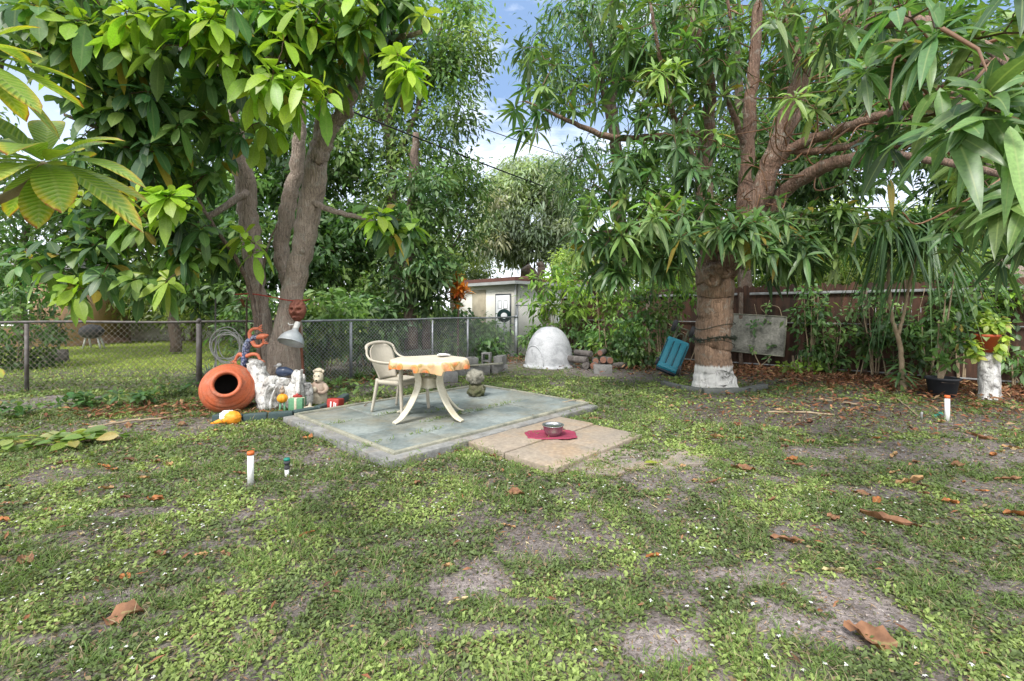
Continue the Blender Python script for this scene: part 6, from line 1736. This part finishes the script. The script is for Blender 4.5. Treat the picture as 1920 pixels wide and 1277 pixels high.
def wallbox(g, a, b, th, z0, z1):
    """upright slab between plan points a,b"""
    d = b - a; L = np.linalg.norm(d); c = (a + b) / 2
    box(g, (0, 0, (z0 + z1) / 2), (L, th, z1 - z0), TM((c[0], c[1], 0), math.atan2(d[1], d[0])))


LL_, LR_ = 4.1, 4.6
g = MB(); wallbox(g, hc, hc + dl * LL_, .2, 0, 2.55); g.build('wall', M_WALL, t)
g = MB(); wallbox(g, hc + dr * .12, hc + dr * LR_, .2, 0, 2.55); g.build('wall', M_WALL2, t)
g = MB()
ov = .45; nl = np.array([-dl[1], dl[0]]); nl = -nl if nl[1] > 0 else nl; nr = np.array([-dr[1], dr[0]]); nr = -nr if nr[1] > 0 else nr
cor = hc + (nl + nr) * ov * .75
P4 = [cor, hc + dl * LL_ + nl * ov, hc + dl * LL_ + dr * LR_, hc + dr * LR_ + nr * ov]
top = [np.r_[p, 2.82] for p in P4]; top[2][2] = 3.3; bot = [np.r_[p, 2.66] for p in P4]
g.add(np.array(top + bot), [[0, 1, 2, 3], [7, 6, 5, 4]] + [[q_, q_ + 4, (q_ + 1) % 4 + 4, (q_ + 1) % 4] for q_ in range(4)]); g.build('roof', M_ROOF, t, smooth_=False)
g = MB()
ins = [p * .985 + np.r_[hc] * .015 for p in P4]; tp = [np.r_[p, 2.657] for p in ins]; bt = [np.r_[p, 2.52] for p in ins]
g.add(np.array(tp + bt), [[0, 1, 2, 3], [7, 6, 5, 4]] + [[q_, q_ + 4, (q_ + 1) % 4 + 4, (q_ + 1) % 4] for q_ in range(4)]); g.build('soffit', M_SOFFIT, t, smooth_=False)
# door on the left face close to the corner
a = hc + dl * .22 + nl * .11; b = hc + dl * 1.12 + nl * .11
g = MB(); wallbox(g, a - dl * .07, b + dl * .07, .06, 0, 2.12); g.build('door_frame', M_DARKGLASS, t)
g = MB(); wallbox(g, a + nl * .03, b + nl * .03, .05, .02, 2.05); dd_ = g.build('door', M_DOOR, t)
for (s0, s1) in ((.12, .42), (.54, .84)):
    for (z0, z1) in ((1.45, 1.82),):
        g = MB(); p0 = a + dl * s0 * .9 + nl * .057; p1 = a + dl * s1 * .9 + nl * .057
        for (zz0, zz1) in ((z0, z0 + .025), (z1 - .025, z1)): wallbox(g, p0, p1, .012, zz0, zz1)
        wallbox(g, p0, p0 + dl * .025, .0125, z0, z1); wallbox(g, p1 - dl * .025, p1, .0125, z0, z1)
        g.build('panel_moulding', M_SOFFIT, dd_)
g = MB(); wallbox(g, hc + dl * 1.9 + nl * .11, hc + dl * 2.9 + nl * .11, .04, 0, 2.35); g.build('wall_panel', mat('tan_panel', (.42, .37, .27), None, 2, .85, .1), t)
g = MB(); p = hc + nl * .13 + nr * .13; box(g, (p[0], p[1], 1.3), (.06, .06, 2.4)); g.build('corner_pipe', M_SOFFIT, t)

q = at(945, 592, 16)
t = thing('hose_reel', 'dark green hose coil hanging by the white house door', 'hose', q)
g = MB()
for k in range(9):
    a = np.linspace(0, 2 * PI, 30); r_ = .13 + .02 * (k % 6); tube(g, np.c_[q[0] + np.cos(a) * r_, q[1] + .03 * k - .05 + 0 * a, q[2] + np.sin(a) * r_ * .95], .02, 6, caps=False)
g.build('hose', M_DKGREEN, t)
g = MB(); tube(g, [q * [1, 1, 0], q - [0, 0, .12]], .025, 8); g.build('post', M_GALV, t)

# sawn dead limb above the roof
t = thing('sawn_trunk', 'gnarled sawn off dead trunk leaning beside the red roof', 'tree', at(1035, 670, 16.5) * [1, 1, 0])
g = MB(); limb(g, [(1030, 653, 16.5, .17), (1022, 580, 16.5, .16), (1012, 540, 16.4, .17), (998, 515, 16.3, .20), (985, 500, 16.2, .19)], 14, .25)
limb(g, [(1008, 530, 16.4, .13), (1015, 505, 16.5, .15), (1010, 492, 16.5, .10)], 12, .3); g.build('trunk', M_DBARK, t)

# neighbour's peach house at the left
t = thing('peach_house', 'peach walled house corner behind the dark shrub at far left', 'house', (-19, 17.2, 0))
g = MB(); box(g, (-21.2, 18.5, 1.4), (9.0, 3.0, 2.8)); g.build('wall', M_PEACH, t)
g = MB(); V = np.array([(-26, 16.6, 2.8), (-16.3, 16.6, 2.8), (-16.3, 20.4, 2.8), (-26, 20.4, 2.8), (-26, 18.5, 3.9), (-16.3, 18.5, 3.9)]); V2 = V - [0, 0, .12]
g.add(V, [[0, 1, 5, 4], [2, 3, 4, 5], [1, 2, 5], [3, 0, 4], [3, 2, 1, 0]]); g.build('roof', M_SHINGLE, t, smooth_=False)
g = MB(); box(g, (-18.6, 16.97, 1.4), (1.3, .06, 1.1)); wn = g.build('window', M_DARKGLASS, t)
g = MB()
for (x, z, w, h_) in ((-18.6, .82, 1.42, .06), (-18.6, 1.98, 1.42, .06), (-19.28, 1.4, .06, 1.1), (-17.92, 1.4, .06, 1.1)): box(g, (x, 16.95, z), (w, .05, h_))
g.build('frame', M_WHITE, wn)
t = thing('garden_wall', 'low white garden wall across the bright lawn', 'wall', (-14, 21, 0))
g = MB(); box(g, (-15, 21, .4), (12.0, .2, .8), jitter=.01); g.build('masonry', M_WALL2, t)
g = MB(); box(g, (-15, 21, .835), (12.1, .28, .06)); g.build('coping', M_WALL2, t)
q = np.array([-15.1, 16.4, 0])
t = thing('barbecue_grill', 'black barbecue grill with pale legs beside the peach wall', 'grill', q)
g = MB(); blob(g, q + [0, 0, .62], (.42, .28, .26), None, 3, .03); g.build('lid', M_RUBBER, t)
for sx_ in (-1, 1):
    g = MB(); tube(g, [q + [sx_ * .2, 0, .45], q + [sx_ * .32, 0, 0]], .03, 6); tube(g, [q + [sx_ * .2, .1, .45], q + [sx_ * .25, .25, 0]], .03, 6); g.build('leg', M_WHITE, t)
q = gp(107, 678)
g = MB(); tube(g, [q - [0, 0, .05], q + [0, 0, .1], q + [0, 0, .32]], [.30, .24, .22], 16, rough=.15); tag(g.build('cut_stump', M_LOG, origin=q), 'short grey cut stump on the edge of the bright lawn', 'stump')

# ================================================================== CAMERA, LIGHT
cam = bpy.data.cameras.new('camera'); co = bpy.data.objects.new('camera', cam); COL.objects.link(co)
cam.sensor_width = 36; cam.lens = F / 1920 * 36; cam.shift_y = -(638.5 - HY) / 1920; cam.clip_end = 800; cam.clip_start = .05
co.location = (0, 0, H); co.rotation_euler = (R(90), 0, 0); sc.camera = co

SUN_EL, SUN_AZ = R(52), R(200)       # direction towards the sun, measured from +X
sd = Vector((math.cos(SUN_EL) * math.cos(R(245)), math.cos(SUN_EL) * math.sin(R(245)), math.sin(SUN_EL)))
sun = bpy.data.lights.new('sun', 'SUN'); sun.energy = 4.6; sun.angle = R(15); sun.color = (1.0, .965, .92)
so = bpy.data.objects.new('sun', sun); COL.objects.link(so); so.rotation_euler = sd.to_track_quat('Z', 'Y').to_euler(); so.location = (0, 0, 20)

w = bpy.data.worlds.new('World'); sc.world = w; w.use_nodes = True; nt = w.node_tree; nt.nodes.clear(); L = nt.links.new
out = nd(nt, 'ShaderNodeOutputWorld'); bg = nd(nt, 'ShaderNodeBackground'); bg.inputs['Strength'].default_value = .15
sky = nd(nt, 'ShaderNodeTexSky'); sky.sky_type = 'NISHITA'; sky.sun_disc = False; sky.sun_elevation = SUN_EL
sky.sun_rotation = math.atan2(sd.x, sd.y); sky.dust_density = 1.0; sky.ozone_density = 1.0
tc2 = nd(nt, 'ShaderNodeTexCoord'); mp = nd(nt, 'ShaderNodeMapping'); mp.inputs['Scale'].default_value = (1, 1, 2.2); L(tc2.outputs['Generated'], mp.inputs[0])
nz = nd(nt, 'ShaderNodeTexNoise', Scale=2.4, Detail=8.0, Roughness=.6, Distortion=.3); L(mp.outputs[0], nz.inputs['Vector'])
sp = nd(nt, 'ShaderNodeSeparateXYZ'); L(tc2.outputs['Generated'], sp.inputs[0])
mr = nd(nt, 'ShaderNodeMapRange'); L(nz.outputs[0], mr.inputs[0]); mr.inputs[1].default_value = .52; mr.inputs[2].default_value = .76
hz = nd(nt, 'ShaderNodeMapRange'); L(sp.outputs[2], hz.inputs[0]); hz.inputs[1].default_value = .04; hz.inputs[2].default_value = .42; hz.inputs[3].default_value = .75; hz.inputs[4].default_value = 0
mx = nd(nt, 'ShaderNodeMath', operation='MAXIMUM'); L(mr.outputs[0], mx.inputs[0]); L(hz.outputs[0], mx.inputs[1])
bk = nd(nt, 'ShaderNodeMapRange'); L(sp.outputs[1], bk.inputs[0]); bk.inputs[1].default_value = .55; bk.inputs[2].default_value = -.1; bk.inputs[3].default_value = 0; bk.inputs[4].default_value = .9  # brighter cloud added in the unseen sky behind the camera as fill
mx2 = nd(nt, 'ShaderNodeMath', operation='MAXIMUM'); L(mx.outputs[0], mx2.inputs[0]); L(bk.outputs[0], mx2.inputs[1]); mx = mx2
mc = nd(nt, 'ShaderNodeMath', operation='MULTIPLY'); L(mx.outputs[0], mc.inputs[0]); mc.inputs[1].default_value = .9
sky_gain = mix(nt, .55, sky.outputs[0], (3.3, 5.1, 8.4))  # sky colour pushed toward bright blue, which also raises the ambient light
c = mix(nt, mc.outputs[0], sky_gain, (15.5, 15.6, 15.8))
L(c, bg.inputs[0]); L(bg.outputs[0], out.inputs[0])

sc.view_settings.view_transform = 'Standard'; sc.view_settings.look = 'None'; sc.view_settings.exposure = 0; sc.view_settings.gamma = 1
sc.render.engine = 'CYCLES'
sc.cycles.max_bounces = 8; sc.cycles.diffuse_bounces = 4; sc.cycles.transmission_bounces = 4; sc.cycles.glossy_bounces = 3
try:
    sc.cycles.use_denoising = True
except Exception:
    pass
